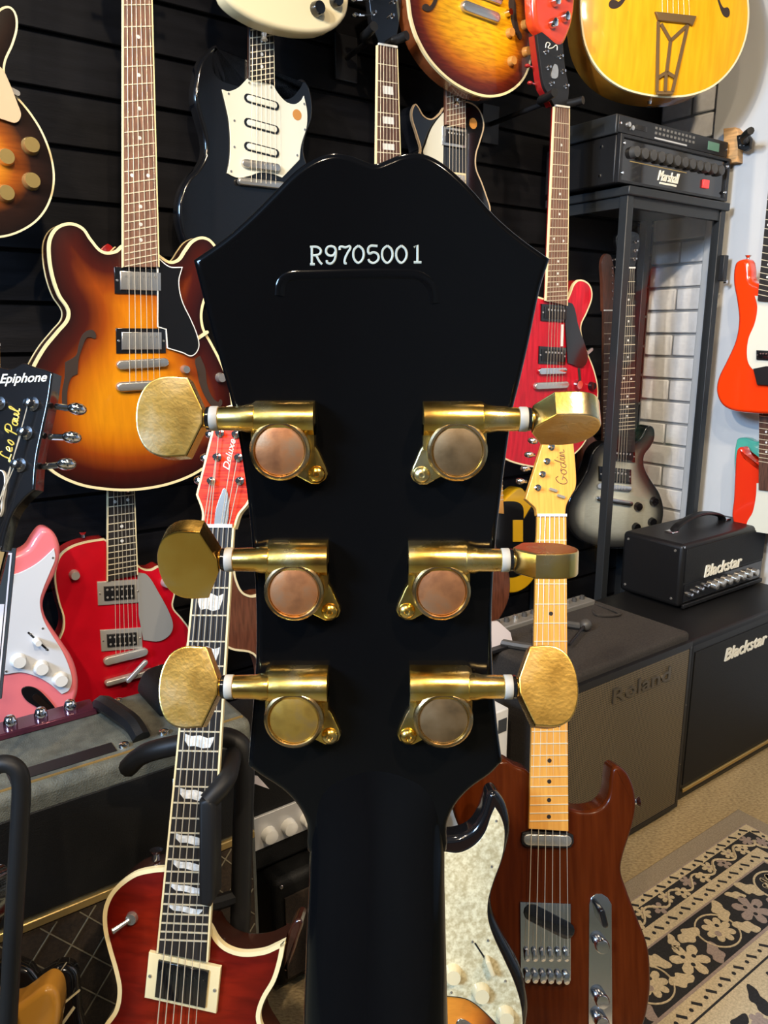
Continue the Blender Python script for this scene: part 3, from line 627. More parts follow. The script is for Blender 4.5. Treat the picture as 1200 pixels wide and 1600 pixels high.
cx = (HP.q((480, 1600))[0] + HP.q((695, 1600))[0]) / 2; vl = HP.q((585, 1600))[1]
for t in (0.05, 0.12, 0.22, 0.32): rs.append(neck_ring(cx, vl - t, 0.0205 + 0.022 * t, 0.013 + 0.01 * t, ND + 0.01 * t))
MB().rings(rs).build('neck', 'black_lacquer', g.o, ang=60)
# fingerboard on the far side of the neck
fbp = [HP.q((486, 1240)), HP.q((694, 1240))]
a0, a1 = fbp; zt = lambda v: -0.0005 - ND + 0.013 * min(1, max(0, (v0 - v) / 0.05)) + max(0, v0 - v) * math.tan(AL)
MB().add([(a0[0], a0[1], zt(a0[1])), (a1[0], a0[1], zt(a0[1])), (cx + 0.028, vl - 0.33, zt(vl - 0.33)), (cx - 0.028, vl - 0.33, zt(vl - 0.33)),
          (a0[0], a0[1], zt(a0[1]) - 0.006), (a1[0], a0[1], zt(a0[1]) - 0.006), (cx + 0.028, vl - 0.33, zt(vl - 0.33) - 0.006), (cx - 0.028, vl - 0.33, zt(vl - 0.33) - 0.006)],
         [[0, 1, 2, 3], [7, 6, 5, 4], [0, 4, 5, 1], [1, 5, 6, 2], [2, 6, 7, 3], [3, 7, 4, 0]]).build('fingerboard', 'ebony', g.o)
bm_ = Matrix.Translation((cx, vl - 0.30, zt(vl - 0.30) - 0.01)) @ Matrix.Rotation(-AL, 4, 'X')
MB().prism(lp_local((0, 0), Vector((0, -1)), 1.15), -0.06, 0.025, 0.012, 0.012).build('body', 'black_lacquer', g.o, mx=bm_)
def tuner(s, cx, cy, k0, roll, capm, bl=1.0):
    ox, oy = HP.q((600 + (cx - 600) * 0.968, 800 + (cy - 800) * 0.968)); k = HP.m((cx, cy)) * 0.965 * k0
    S = lambda v: [(ox + x * s * k, oy + y * k, z * k) for x, y, z in v]
    def fix(mb):
        mb.v = S(mb.v)
        if s < 0: mb.f = [f[::-1] for f in mb.f]
        return mb
    mb = MB(); mb.lathe((0, 0, 0), [(48, -3), (48, 36), (46, 41), (43.5, 43), (39.5, 43), (38.5, 39)], 40)
    # barrel block: square foot with a half-round back, then the tapering sleeve
    prof = [(22, -3), (22, 18), (24, 30), (32, 41), (44, 46), (55, 45), (66, 38), (73, 28), (76, 14), (76, -3)]
    mb.rings([[(-53, y, z) for y, z in prof], [(40, y, z) for y, z in prof], [(47, y - (y - 49) * 0.18, z * 0.95) for y, z in prof]])
    mb.box(-53, 47, 0, 40, -3, 26)
    mb.lathe((0, 49, 25), [(22, 40), (22, 52), (19.5, 62), (18.5, 95), (17.5, 97)], 24, 'x')
    ear = [(-22, -44), (-46, -57), (-58, -57), (-69, -50), (-73, -40), (-69, -28), (-58, -2), (-47, 14)]
    mb.prism(ear, -3, 13, 3)
    h = fix(mb).build('tuning_machine', 'gold', g.o, ang=30)
    fix(MB().lathe((0, 0, 0), [(38.8, 36), (38.8, 41.5), (37, 42.5), (5, 42.8)], 36)).build('cover_disc', capm, h)
    fix(MB().lathe((0, 0, 0), [(47.6, 36), (47.2, 42.2), (44, 45.2), (41.2, 45.2), (39.4, 42.5), (39.4, 36)], 40)).build('rim', 'rim_gold', h)
    mb = MB(); mb.lathe((-55, -41, 0), [(14.5, 11), (14, 15), (10, 20), (5, 21.5), (3, 19)], 16); fix(mb).build('screw', 'gold', h)
    fix(MB().lathe((0, 49, 25), [(19, 97), (19.6, 98), (19.6, 109), (19, 110)], 24, 'x')).build('washer', 'nylon', h)
    fix(MB().lathe((0, 49, 25), [(17, 110), (18.6, 111), (18.6, 115), (17, 116.5)], 24, 'x')).build('o_ring', 'gloss_black', h)
    sh = [(0, 11, 1), (5, 22, 1), (24, 62, 1), (62, 63), (86, 52), (100, 28), (104, 0), (100, -28), (86, -52), (62, -63), (24, -62, 1), (5, -22, 1), (0, -11, 1)]
    sp = [(x * bl, y) for x, y in sm(sh, 4)]
    b = MB(); b.prism([(x, y) for x, y in sp], -20, 20, 3.2, 3.2, 2)
    b.lathe((0, 0, 0), [(12, -8), (15, -3), (15, 4), (11, 12)], 20, 'x')
    c, q = math.cos(R(roll)), math.sin(R(roll)); b.v = [(x, y * c + z * q, -y * q + z * c) for x, y, z in b.v]
    b.v = [(118 + x, 49 + y, 25 + z) for x, y, z in b.v]
    flat(fix(b).build('tuner_button', 'gold_button', h, ang=28))
tuner(-1, 437, 697, 1.0, 13, 'copper_cap'); tuner(-1, 459, 918, 0.985, -19, 'copper_cap', 0.92); tuner(-1, 459, 1118, 0.985, 24, 'brass_cap', 0.9)
tuner(1, 715, 698, 1.0, -64, 'dull_cap'); tuner(1, 690, 918, 0.97, -86, 'copper_cap', 0.98); tuner(1, 693, 1118, 0.985, 30, 'dull_cap', 0.9)
stp = Pl(Vector((0.0, -0.02, 0)), 0)
st = thing('guitar_stand', stp, 'black tubular stand under the body of the black guitar seen from behind', 'stand', 'tubular floor stands')
mb = MB(); mb.tube([(-0.16, 0.019, 0.16), (-0.10, 0.13, 0.0), (0.10, 0.13, 0.0), (0.16, 0.019, 0.16)], 0.010); mb.tube([(-0.14, 0.019, -0.20), (-0.10, 0.13, 0.0)], 0.010); mb.tube([(0.14, 0.019, -0.20), (0.10, 0.13, 0.0)], 0.010)
mb.build('frame', 'satin_black', st)

# ---------------- guitars hung on the slat wall
FR, BK = -1.455, -1.53
# semi-hollow in tobacco burst, centre left
es = Gt('semi_hollow_guitar', wallpl(205, 766, FR), 'tobacco sunburst semi-hollow guitar with black pickguard hanging left of the black headstock')
es.body([(190, 383, 1), (179, 392), (160, 392), (143, 374), (130, 356), (110, 348), (89, 354), (77, 372), (75, 396), (80, 430), (91, 462), (105, 484), (104, 499), (90, 516), (66, 546), (46, 585), (37, 635), (46, 688), (76, 733), (120, 757), (170, 766), (215, 766), (265, 757), (310, 738), (343, 710), (361, 675), (364, 635), (357, 595), (344, 562), (330, 535), (318, 512), (316, 486), (326, 452), (337, 420), (341, 395), (330, 376), (315, 370), (300, 376), (288, 391), (278, 405), (264, 408), (246, 396, 1)],
        0.042, 'es_side', 'es_top', 'cream', 0.004, 0.004, backbind=True)
es.neck((190, -25), (232, -25), (190, 418), (244, 418), (219, 568), 22, 'rosewood_light', 'cream', 'dot', z=0.012)
head(es, 'gloss_black')
es.poly('pickguard', [(245, 405, 1), (262, 418), (281, 419, 1), (276, 440), (281, 470), (295, 500), (305, 525), (307, 543), (297, 555), (283, 550), (260, 543, 1), (258, 514, 1), (245, 510, 1)], 0.006, 0.0085, 'gloss_black', smooth=True)
es.rim('pickguard_edge', [(245, 405, 1), (262, 418), (281, 419, 1), (276, 440), (281, 470), (295, 500), (305, 525), (307, 543), (297, 555), (283, 550), (260, 543, 1), (258, 514, 1), (245, 510, 1)], 0.0018, 0.0058, 0.0084, 'white_plastic')
es.bar('pickguard_bracket', (307, 529), (322, 519), 5, 0.003, 0.006, 'ivory')
es.hum([(177, 418), (256, 420), (257, 462), (178, 458)], 'gloss_black', 'nickel'); es.hum([(180, 513), (257, 513), (258, 552), (180, 552)], 'gloss_black', 'nickel')
es.bar('bridge', (187, 570), (254, 566), 14, 0.004, 0.013, 'nickel', 0.002); es.bar('tailpiece', (187, 604), (256, 600), 15, 0.004, 0.015, 'nickel', 0.004)
es.strings((199, 602), (246, 600))
es.poly('f_hole', [(149, 524), (144, 516), (135, 517), (127, 525), (122, 540), (118, 555), (101, 566, 1), (100, 590), (96, 615), (98, 640), (103, 640), (104, 612), (110, 590), (120, 584, 1), (122, 560), (128, 541), (134, 528), (141, 527), (147, 529)], 0.002, 0.0052, 'f_hole', smooth=True)
es.poly('f_hole', [(304, 562), (311, 556, 1), (319, 575), (322, 600), (330, 620), (340, 628), (344, 624), (345, 632), (336, 638), (322, 624), (311, 600), (307, 580)], 0.002, 0.0052, 'f_hole', smooth=True)
es.knob((287, 577), 6, 0.016, 'nickel', 'toggle_switch'); es.knob((343, 590), 7, 0.014, 'nickel'); es.knob((325, 660), 7, 0.014, 'gloss_black'); es.knob((300, 690), 7, 0.014, 'gloss_black'); es.knob((330, 700), 7, 0.014, 'gloss_black')
MB().lathe((es.pl.q((205, 767))[0], es.pl.q((205, 767))[1] - 0.002, -0.02), [(0.004, 0), (0.003, -0.004), (0.006, -0.008)], 10, 'y').build('strap_button', 'chrome', es.o)

# cropped sunburst at the left edge
v = Gt('semi_hollow_guitar', wallpl(-40, 371, FR), 'dark sunburst guitar with gold knobs and cream pickguard cut off by the left edge')
v.body([(-12, 30), (-5, 18), (12, 10), (24, 20), (27, 43), (20, 70), (9, 95), (7, 115), (15, 137), (30, 155), (48, 177), (66, 206), (80, 243), (85, 280), (78, 315), (60, 343), (32, 362), (0, 371), (-60, 371), (-120, 352), (-160, 305), (-168, 245), (-142, 190), (-112, 150), (-110, 105), (-122, 55), (-108, 20), (-85, 15), (-68, 40), (-50, 62, 1), (-35, 62, 1)], 0.042, 'es_side', 'vs_top', 'ivory', 0.004, 0.004, bw=0.0022)
v.poly('pickguard', [(-30, 90, 1), (0, 108), (10, 125), (26, 165), (31, 182), (24, 193), (8, 190), (-35, 175, 1)], 0.006, 0.009, 'copper_pick', smooth=True)
v.bar('pickguard_bracket', (16, 142), (26, 147), 8, 0.002, 0.007, 'nickel')
for p in ((47, 229), (8, 247), (48, 284), (8, 303)): v.knob(p, 12, 0.016, 'gold_knob', flare=1.15)
v.neck((-62, -330), (-28, -330), (-66, 92), (-26, 92), (-44, 240), 22, 'rosewood', 'cream', z=0.012)
head(v, 'gloss_black'); v.bar('bridge', (-75, 240), (-15, 240), 12, 0.004, 0.012, 'nickel', 0.002); v.strings((-65, 240), (-24, 240))

# cream body at the top
c = Gt('solid_body_guitar', wallpl(450, 52, FR), 'cream body with black knobs hanging at the top above the black double-horn guitar')
c.body([(352, -8), (362, 6), (380, 20), (410, 36), (450, 48), (490, 52), (520, 46), (540, 28), (547, 4), (546, -40), (528, -90), (512, -130), (516, -170), (500, -195), (470, -170, 1), (425, -180, 1), (390, -200), (362, -180), (360, -140), (350, -100), (340, -50)], 0.045, 'cream_paint', None, None, 0.010)
c.knob((494, 15), 10, 0.016, 'gloss_black'); c.knob((523, 3), 9, 0.016, 'gloss_black'); c.knob((518, -40), 9, 0.016, 'gloss_black')
a = c.pl.q((421, 44)); MB().lathe((a[0], a[1] - 0.003, -0.022), [(0.006, 0), (0.004, -0.006), (0.007, -0.012)], 10, 'y').build('strap_button', 'nickel', c.o)
c.neck((425, -560), (450, -560), (420, -175), (455, -175), (440, -20), 22, 'rosewood', None); head(c, 'gloss_black')

# black double-horn guitar with a white guard
s = Gt('solid_body_guitar', wallpl(400, 430, BK), 'glossy black double-horn guitar with large white pickguard')
s.body([(342, 70), (326, 78), (313, 95), (306, 122), (304, 152), (311, 182), (319, 212), (320, 240), (310, 260), (296, 275), (284, 296), (279, 322), (281, 350), (295, 388), (330, 415), (390, 430), (450, 420), (500, 390), (516, 340), (508, 300), (490, 270), (478, 240), (480, 215), (490, 186), (491, 160), (485, 135), (473, 121), (464, 133), (452, 146), (440, 146), (425, 130, 1), (386, 122, 1), (370, 124), (352, 121), (341, 112), (338, 96)], 0.036, 'gloss_black', None, None, 0.009)
s.poly('pickguard', [(346, 140, 1), (357, 143), (372, 137), (386, 123, 1), (425, 132, 1), (435, 148), (447, 160), (460, 163), (470, 157), (474, 150, 1), (479, 175), (478, 200), (470, 226), (467, 250, 1), (440, 278, 1), (425, 272), (405, 270), (390, 275), (370, 278), (354, 271, 1), (358, 250), (359, 220), (357, 190), (352, 165)], 0.0, 0.003, 'guard_white', smooth=True, bevel=0.0006)
for y in (0, 38, 75):
    o = s.bar('pickup', (386, 154 + y), (429, 166 + y * 0.985), 13, 0.002, 0.0045, 'gloss_black'); s.bar('cover', (388, 154.5 + y), (427, 165.5 + y * 0.985), 9, 0.003, 0.007, 'guard_white', 0.001, parent=o)
s.bar('bridge', (381, 256), (430, 263), 12, 0.003, 0.011, 'nickel', 0.002); s.bar('tailpiece', (374, 284), (438, 291), 11, 0.003, 0.013, 'nickel', 0.003)
s.dot('price_sticker', (463, 180), 8, 0.0028, 0.0034, 'amber_knob')
for p in ((356, 147), (388, 130), (422, 137), (365, 189), (365, 230), (360, 268), (474, 163), (475, 203), (463, 243)): s.dot('guard_screw', p, 1.8, 0.002, 0.004, 'nickel', 8)
s.neck((389, -205), (423, -205), (386, 124), (425, 131), (405, 258), 22, 'ebony', None, z=0.010); s.strings((388, 286), (426, 290)); head(s, 'gloss_black')

# neck with block inlays between the cream and the amber burst guitars
b6 = Gt('single_cut_guitar', wallpl(603, 560, BK + 0.05), 'dark guitar with pearl block inlays whose lower half is behind the black headstock')
b6.neck((586, 73), (615, 78), (583, 345), (623, 340), (603, 545), 22, 'rosewood', 'cream', 'block', (3, 5, 7, 9, 12, 15), z=0.012)
b6.body(None, 0.045, 'gloss_black', None, 'cream', 0.004, local=lp_local(lerp(b6.nk[4], b6.nk[5], 0.93), b6.nk[6], 0.95))
b6.poly('headstock', [(590, 70, 1), (582, 48), (577, 20), (572, -20), (566, -45, 1), (585, -58), (600, -50), (615, -58), (632, -42, 1), (626, -10), (622, 30), (617, 60), (613, 74, 1)], -0.010, 0.006, 'gloss_black', 0.001, smooth=True)
for p in ((580, 22), (577, -2), (575, -26), (608, 27), (612, 4), (616, -20)): b6.post(p, 0.006)
for a, b in (((578, 22), (553, 22)), ((575, -2), (551, -2)), ((618, 8), (636, 8))): b6.button(a, b)
b6.strings((588, 545), (617, 545)); b6.hum([(575, 395), (631, 395), (631, 425), (575, 425)], 'ivory', 'nickel', 0.001); b6.hum([(575, 485), (631, 485), (631, 515), (575, 515)], 'ivory', 'nickel', 0.001); b6.bar('bridge', (574, 548), (632, 548), 9, 0.001, 0.012, 'nickel', 0.002); b6.knob((650, 590), 8, 0.014, 'gold_knob'); b6.knob((640, 625), 8, 0.014, 'gold_knob')
hanger(b6.pl, (593, 54), 'black padded hanger holding the neck with block inlays', b6.pl.O.dot(nv) - WN)

# amber flame burst at the top
f = Gt('semi_hollow_guitar', wallpl(765, 152, FR), 'amber flame-maple sunburst semi-hollow guitar with cream binding hanging at the top centre')
f.body([(637, -20), (638, 5), (642, 32), (652, 62), (672, 96), (702, 126), (735, 145), (765, 152), (795, 145), (819, 123), (831, 87), (834, 46), (829, 6), (817, -30), (804, -62), (806, -100), (796, -128), (778, -122), (768, -100, 1), (715, -110, 1), (690, -140), (664, -125), (660, -85), (648, -50)], 0.042, 'brown_side', 'is_top', 'cream', 0.004, 0.005, bw=0.0045)
f.poly('f_hole', [(660, 8), (658, 14), (664, 19), (673, 16), (680, 4), (683, -12), (679, -12), (675, 2), (669, 11), (665, 8)], 0.002, 0.0062, 'f_hole', smooth=True)
f.poly('f_hole', [(793, 0), (795, 25), (800, 45), (805, 56), (810, 63), (813, 58), (808, 47), (804, 25), (801, 0)], 0.002, 0.0062, 'f_hole', smooth=True)
f.bar('tailpiece', (722, 12), (770, 30), 15, 0.004, 0.017, 'nickel', 0.004); f.hum([(730, -30), (790, -12), (782, 4), (722, -14)], 'gloss_black', 'nickel'); f.bar('bridge', (728, -14), (776, 4), 10, 0.004, 0.013, 'nickel', 0.002)
for p in ((793, 53), (817, 40), (796, 97), (819, 82)): f.knob(p, 6.5, 0.016, 'amber_knob')
f.knob((790, 22), 5, 0.018, 'chrome', 'toggle_switch')
a = f.pl.q((722, 154)); MB().lathe((a[0], a[1] + 0.004, -0.02), [(0.006, 0), (0.004, -0.006), (0.007, -0.012)], 10, 'y').build('strap_button', 'chrome', f.o)
f.neck((722, -480), (748, -480), (722, -105), (758, -98), (745, -10), 22, 'rosewood', 'cream', z=0.012); head(f, 'gloss_black')

# black left-handed single cut
l = Gt('single_cut_guitar', wallpl(700, 425, BK), 'black single-cut guitar with cream pickguard and a round wooden sticker')
l.body([(648, 163), (643, 181), (651, 210), (657, 236), (646, 262), (630, 290), (612, 330), (610, 370), (640, 410), (690, 425), (735, 410), (760, 370), (766, 328), (760, 306), (753, 286), (744, 263), (744, 241), (750, 221), (756, 198), (753, 180), (744, 166), (730, 159), (722, 162, 1), (693, 168, 1), (687, 177), (674, 186), (662, 181), (654, 168)], 0.048, 'gloss_black', None, 'copper_pick', 0.004, bw=0.0018)
l.poly('pickguard', [(691, 177, 1), (680, 190), (672, 203), (664, 225), (660, 240), (672, 262, 1), (690, 262, 1), (691, 200, 1)], 0.003, 0.0055, 'guard_white', smooth=True)
l.neck((697, -175), (722, -175), (692, 196), (722, 202), (708, 330), 22, 'rosewood_light', None, z=0.012)
l.hum([(688, 198), (726, 204), (725, 233), (688, 227)], 'nickel', 'satin_black', 0.002); l.hum([(692, 268), (725, 272), (725, 295), (692, 292)], 'ivory', 'nickel', 0.002)
l.dot('wooden_sticker', (739, 193), 8, 0.0, 0.0012, 'amber_knob'); l.bar('bridge', (690, 330), (728, 332), 9, 0.003, 0.012, 'nickel'); l.strings((696, 332), (722, 332)); head(l, 'gloss_black')

# red pointed body at the top
rs_ = Gt('solid_body_guitar', wallpl(870, 72, -1.375), 'bright red body with chrome knobs hanging at the top beside the yellow archtop')
rs_.body([(836, -60), (834, -15), (835, 18), (840, 42), (858, 60), (877, 72), (889, 56), (897, 30), (901, -5), (903, -50), (880, -80), (840, -85)], 0.036, 'sg_red', None, None, 0.012)
for p in ((862, 37), (881, 27), (866, 3), (886, -8)): rs_.knob(p, 6.5, 0.014, 'chrome', dome=0.003)
rs_.neck((850, -420), (872, -420), (848, -88), (876, -80), (862, -30), 22, 'rosewood', None); head(rs_, 'gloss_black')

# cherry semi-hollow right of the headstock
r = Gt('semi_hollow_guitar', wallpl(850, 728, -1.385), 'cherry red semi-hollow guitar with black pickguard and dot inlays')
r.body([(848, 466, 1), (838, 462), (826, 445), (812, 434), (798, 440), (793, 460), (798, 490), (795, 512), (775, 545), (758, 590), (752, 640), (762, 690), (785, 715), (818, 727), (852, 730), (885, 718), (908, 699), (923, 672), (932, 638), (934, 606), (928, 578), (918, 552), (909, 525), (908, 508), (917, 488), (925, 464), (921, 445), (907, 437), (897, 443), (890, 460), (885, 468), (879, 466, 1)], 0.042, 'neck_red', 'cherry', 'ivory', 0.004, 0.003, bw=0.003)
r.neck((862, 168), (884, 171), (849, 470), (881, 478), (858, 578), 22, 'rosewood_light', 'cream', 'dot', z=0.011, back='neck_red')
r.poly('pickguard', [(880, 472, 1), (892, 476), (900, 508), (912, 543), (915, 560), (907, 573), (884, 567, 1), (880, 505, 1)], 0.005, 0.0075, 'gloss_black', smooth=True)
r.bar('pickguard_edge', (876.5, 507), (875.5, 541), 4, 0.004, 0.007, 'white_plastic', rnd=False)
r.hum([(844, 475), (886, 478), (885, 504), (843, 501)], 'gloss_black', 'satin_black'); r.hum([(840, 541), (882, 543), (881, 570), (839, 568)], 'gloss_black', 'satin_black')
r.bar('bridge', (841, 580), (878, 579), 10, 0.004, 0.012, 'chrome', 0.002); r.bar('tailpiece', (835, 603), (880, 601), 11, 0.004, 0.014, 'nickel', 0.003); r.strings((848, 602), (872, 602))
r.bar('f_hole', (903, 577), (905, 598), 5, 0.002, 0.0042, 'f_hole'); r.knob((900, 601), 7, 0.014, 'chrome'); r.knob((922, 603), 6, 0.014, 'gloss_black'); r.knob((905, 640), 6, 0.014, 'gloss_black'); r.bar('jack_bracket', (915, 552), (922, 546), 5, 0.002, 0.007, 'nickel')
r.poly('headstock', [(863, 166, 1), (855, 150), (847, 135), (841, 95), (836, 55, 1), (850, 50), (876, 62, 1), (880, 105), (886, 138), (885, 155), (883, 168, 1)], -0.002, 0.006, 'satin_black', 0.001, smooth=True)
r.poly('headstock_side', [(862, 166, 1), (854, 150), (846, 135), (840, 95), (835, 55, 1), (850, 50), (876, 62, 1), (880, 105), (886, 138), (885, 155), (883, 168, 1)], -0.018, -0.002, 'neck_red', smooth=True)
for p in ((848, 83), (852, 107), (857, 132), (871, 90), (875, 113), (880, 136)): r.post(p, 0.006)
for a, b in (((838, 103), (828, 100)), ((842, 130), (832, 127))): r.button(a, b, 'neck_red', -0.012, 0.8)
r.poly('truss_cover', [(858, 122), (862, 102), (867, 104), (868, 120), (864, 124)], 0.006, 0.008, 'nickel', smooth=True)
t = [(849, 76), (851, 68), (856, 70), (853, 76), (860, 76), (866, 72), (867, 80)]; MB().tube([r.pl.q3(p, 0.0068) for p in sm(t, 4, False)], 0.0011, 5).build('logo', 'logo_white', r.o)
r.strings((848, 602), (872, 602))
hanger(r.pl, (869, 154), 'black padded hanger holding the cherry red guitar', r.pl.O.dot(nv) - WN, 0.10)

# yellow archtop in the corner
ap = Pl(at_depth(1040, 152, 1.98), 9.0)
A = Gt('archtop_guitar', ap, 'honey yellow archtop guitar with openwork tailpiece hanging at the top right')
A.body([(910, -55), (907, -10), (908, 35), (916, 76), (936, 111), (966, 135), (1000, 147), (1040, 152), (1080, 149), (1116, 134), (1145, 105), (1163, 68), (1170, 28), (1167, -15), (1155, -60), (1140, -100), (1130, -150), (1140, -200), (1100, -250), (1000, -260), (940, -240), (925, -190), (932, -140), (920, -95)], 0.095, 'natural_side', 'natural', 'ivory', 0.006, 0.010, bw=0.0035)
A.poly('f_hole', [(949, 8), (951, 14), (958, 16), (968, 11), (976, -2), (982, -30), (990, -60), (985, -60), (977, -30), (971, -4), (964, 5), (960, 3), (953, 2)], 0.004, 0.0095, 'f_hole', smooth=True)
A.poly('f_hole', [(1112, -40), (1115, -10), (1121, 12), (1127, 26), (1134, 29), (1137, 22), (1134, 14), (1127, 14), (1121, 2), (1117, -15), (1116, -40)], 0.004, 0.0095, 'f_hole', smooth=True)
A.poly('tailpiece', [(1019, 22), (1083, 29), (1077, 44), (1071, 41), (1024, 36)], 0.009, 0.018, 'tailpiece', 0.002)
for a, b in (((1025, 36), (1023, 146)), ((1071, 40), (1047, 146)), ((1029, 40), (1044, 66)), ((1068, 44), (1044, 66)), ((1044, 66), (1038, 116)), ((1038, 115), (1025, 123)), ((1038, 115), (1051, 123)), ((1037, 118), (1036, 146)), ((1022, 147), (1048, 147))): A.bar('tailpiece_bar', a, b, 5, 0.010, 0.013, 'tailpiece', rnd=False)
a = A.pl.q((1027, 152)); MB().lathe((a[0], a[1], -0.04), [(0.006, 0.004), (0.004, -0.006), (0.008, -0.012)], 10, 'y').build('strap_button', 'chrome', A.o)
A.neck((1018, -620), (1050, -620), (1008, -240), (1056, -240), (1034, -60), 20, 'ebony', 'cream'); head(A, 'gloss_black'); A.strings((1030, 24), (1072, 28), z1=0.016)

# ---------------- lower row on the slat wall
gr = Gt('single_cut_guitar', wallpl(175, 1140, BK), 'deep red single-cut guitar with silver pickguard below the tobacco sunburst one')
gr.body([(163, 842, 1), (133, 847), (110, 855), (94, 868), (86, 890), (86, 912), (92, 942), (99, 965), (98, 985), (88, 1008), (81, 1045), (88, 1088), (112, 1120), (160, 1140), (205, 1136), (248, 1115), (272, 1085), (282, 1050), (292, 1010), (296, 985), (284, 966), (270, 948), (273, 925), (266, 903), (250, 885), (236, 890), (222, 888), (210, 877, 1)], 0.045, 'neck_red', 'red_sparkle', 'ivory', 0.005, 0.005, bw=0.0022)
gr.neck((168, 535), (197, 535), (166, 906), (211, 896), (191, 1022), 22, 'ebony', 'ivory', 'dot', z=0.012, frets_from=8, inl=(12, 15, 17))
gr.poly('pickguard', [(213, 893, 1), (228, 897), (246, 925), (262, 955), (268, 975), (263, 990), (246, 1000), (222, 998, 1), (215, 960, 1)], 0.006, 0.0085, 'guard_silver', smooth=True)
gr.hum([(150, 908), (216, 904), (217, 940), (152, 944)], 'silver', 'satin_black', 0.002, 'silver', 2, 0.72, 0.6); gr.hum([(155, 983), (219, 979), (221, 1011), (157, 1016)], 'silver', 'satin_black', 0.002, 'silver', 2, 0.72, 0.6)
gr.bar('bridge', (166, 1030), (222, 1016), 13, 0.006, 0.015, 'silver', 0.002); gr.bar('tailpiece', (166, 1064), (232, 1046), 9, 0.006, 0.018, 'silver', 0.003); gr.bar('tailpiece_arm', (196, 1058), (222, 1030), 8, 0.018, 0.024, 'silver', 0.003)
gr.knob((115, 897), 7, 0.016, 'silver'); gr.knob((258, 909), 7, 0.016, 'silver'); gr.knob((250, 1044), 7, 0.014, 'chrome'); gr.strings((178, 1026), (212, 1018)); head(gr, 'neck_red', -0.010, 0.002)
a = gr.pl.q((134, 840)); MB().lathe((a[0], a[1] - 0.004, -0.02), [(0.005, 0), (0.004, 0.006), (0.008, 0.012)], 10, 'y').build('strap_button', 'chrome', gr.o)

pk = Gt('double_cut_guitar', wallpl(20, 1140, BK + 0.08), 'pink double-cut guitar with white pickguard and white knobs at the left edge')
pk.body([(-42, 866), (-8, 880, 1), (20, 868), (43, 857), (56, 838), (68, 826), (83, 830), (94, 849), (95, 873), (88, 897), (76, 922), (69, 943), (72, 963), (84, 984), (100, 1007), (115, 1031), (123, 1057), (123, 1083), (114, 1104), (95, 1117), (40, 1136), (-40, 1140), (-100, 1112), (-125, 1062), (-110, 1010), (-85, 970), (-85, 920), (-110, 870), (-116, 822), (-96, 800), (-66, 830)], 0.045, 'pink', None, None, 0.011)
pk.poly('pickguard', [(-60, 890), (0, 898), (21, 897), (40, 890), (60, 878), (77, 863), (84, 856, 1), (86, 872), (78, 893), (67, 920), (62, 940), (67, 966), (80, 990), (97, 1017), (108, 1043), (112, 1063), (107, 1078), (96, 1084, 1), (80, 1070), (60, 1058), (33, 1050), (7, 1053), (-55, 1050)], 0.0, 0.0028, 'cool_white', smooth=True, bevel=0.0006)
for p in ((28, 1031), (63, 1042), (93, 1060)): pk.knob(p, 10, 0.016, 'white_plastic', flare=1.25)
pk.bar('switch_slot', (44, 988), (74, 1015), 3, 0.0025, 0.0032, 'satin_black'); pk.knob((56, 1000), 5, 0.022, 'white_plastic', 'switch_tip')
o = pk.poly('jack_plate', [(33, 1078), (42, 1072), (58, 1076), (76, 1093), (88, 1110), (86, 1117), (74, 1117), (56, 1104), (40, 1093)], 0.0, 0.003, 'gloss_black', 0.001, smooth=True); pk.bar('jack_socket', (55, 1088), (75, 1106), 10, 0.0025, 0.0042, 'chrome', parent=o)
for p in ((82, 871), (47, 990), (66, 981), (9, 1048), (72, 1014)): pk.dot('guard_screw', p, 1.8, 0.002, 0.0038, 'nickel', 8)
pk.neck((-30, 540), (-2, 540), (-38, 905), (5, 905), (-15, 1030), 21, 'maple', None, back='maple')
# ---------------- guitars standing on the floor
def floor_stand(pl, top, bot, label, w=0.16):
    """folding tubular stand: upright behind the guitar, two legs, two padded arms under the body"""
    T_ = pl.O + pl.U * pl.q(top)[0] + pl.V * pl.q(top)[1] - pl.N * 0.075; B_ = pl.O + pl.U * pl.q(bot)[0] + pl.V * pl.q(bot)[1]
    base = Vector((B_.x, B_.y, 0)) - Vector((pl.N.x, pl.N.y, 0)).normalized() * 0.07; yaw = math.degrees(math.atan2(pl.U.y, pl.U.x))
    sp = Pl(base, yaw); st = thing('guitar_stand', sp, label, 'stand', 'tubular floor stands')
    L = lambda X: tuple(sp.mx().inverted() @ X)
    low = B_ - pl.N * 0.075
    MB().tube([L(T_), L(low)], 0.010).build('upright', 'satin_black', st)
    lz = L(low)
    for sg in (-1, 1):
        MB().tube([lz, (lz[0] + sg * w * 1.1, 0.0195, 0.17)], 0.010).build('leg', 'satin_black', st)
        MB().tube(path3([lz, (lz[0] + sg * 0.06, lz[1] - 0.012, lz[2] + 0.03), (lz[0] + sg * 0.07, lz[1] - 0.014, lz[2] + 0.09), (lz[0] + sg * 0.07, lz[1] + 0.02, lz[2] + 0.10)], 4), 0.009).build('arm', 'rubber', st)
    MB().tube([lz, (lz[0], 0.0195, -0.14)], 0.010).build('leg', 'satin_black', st)
    return st
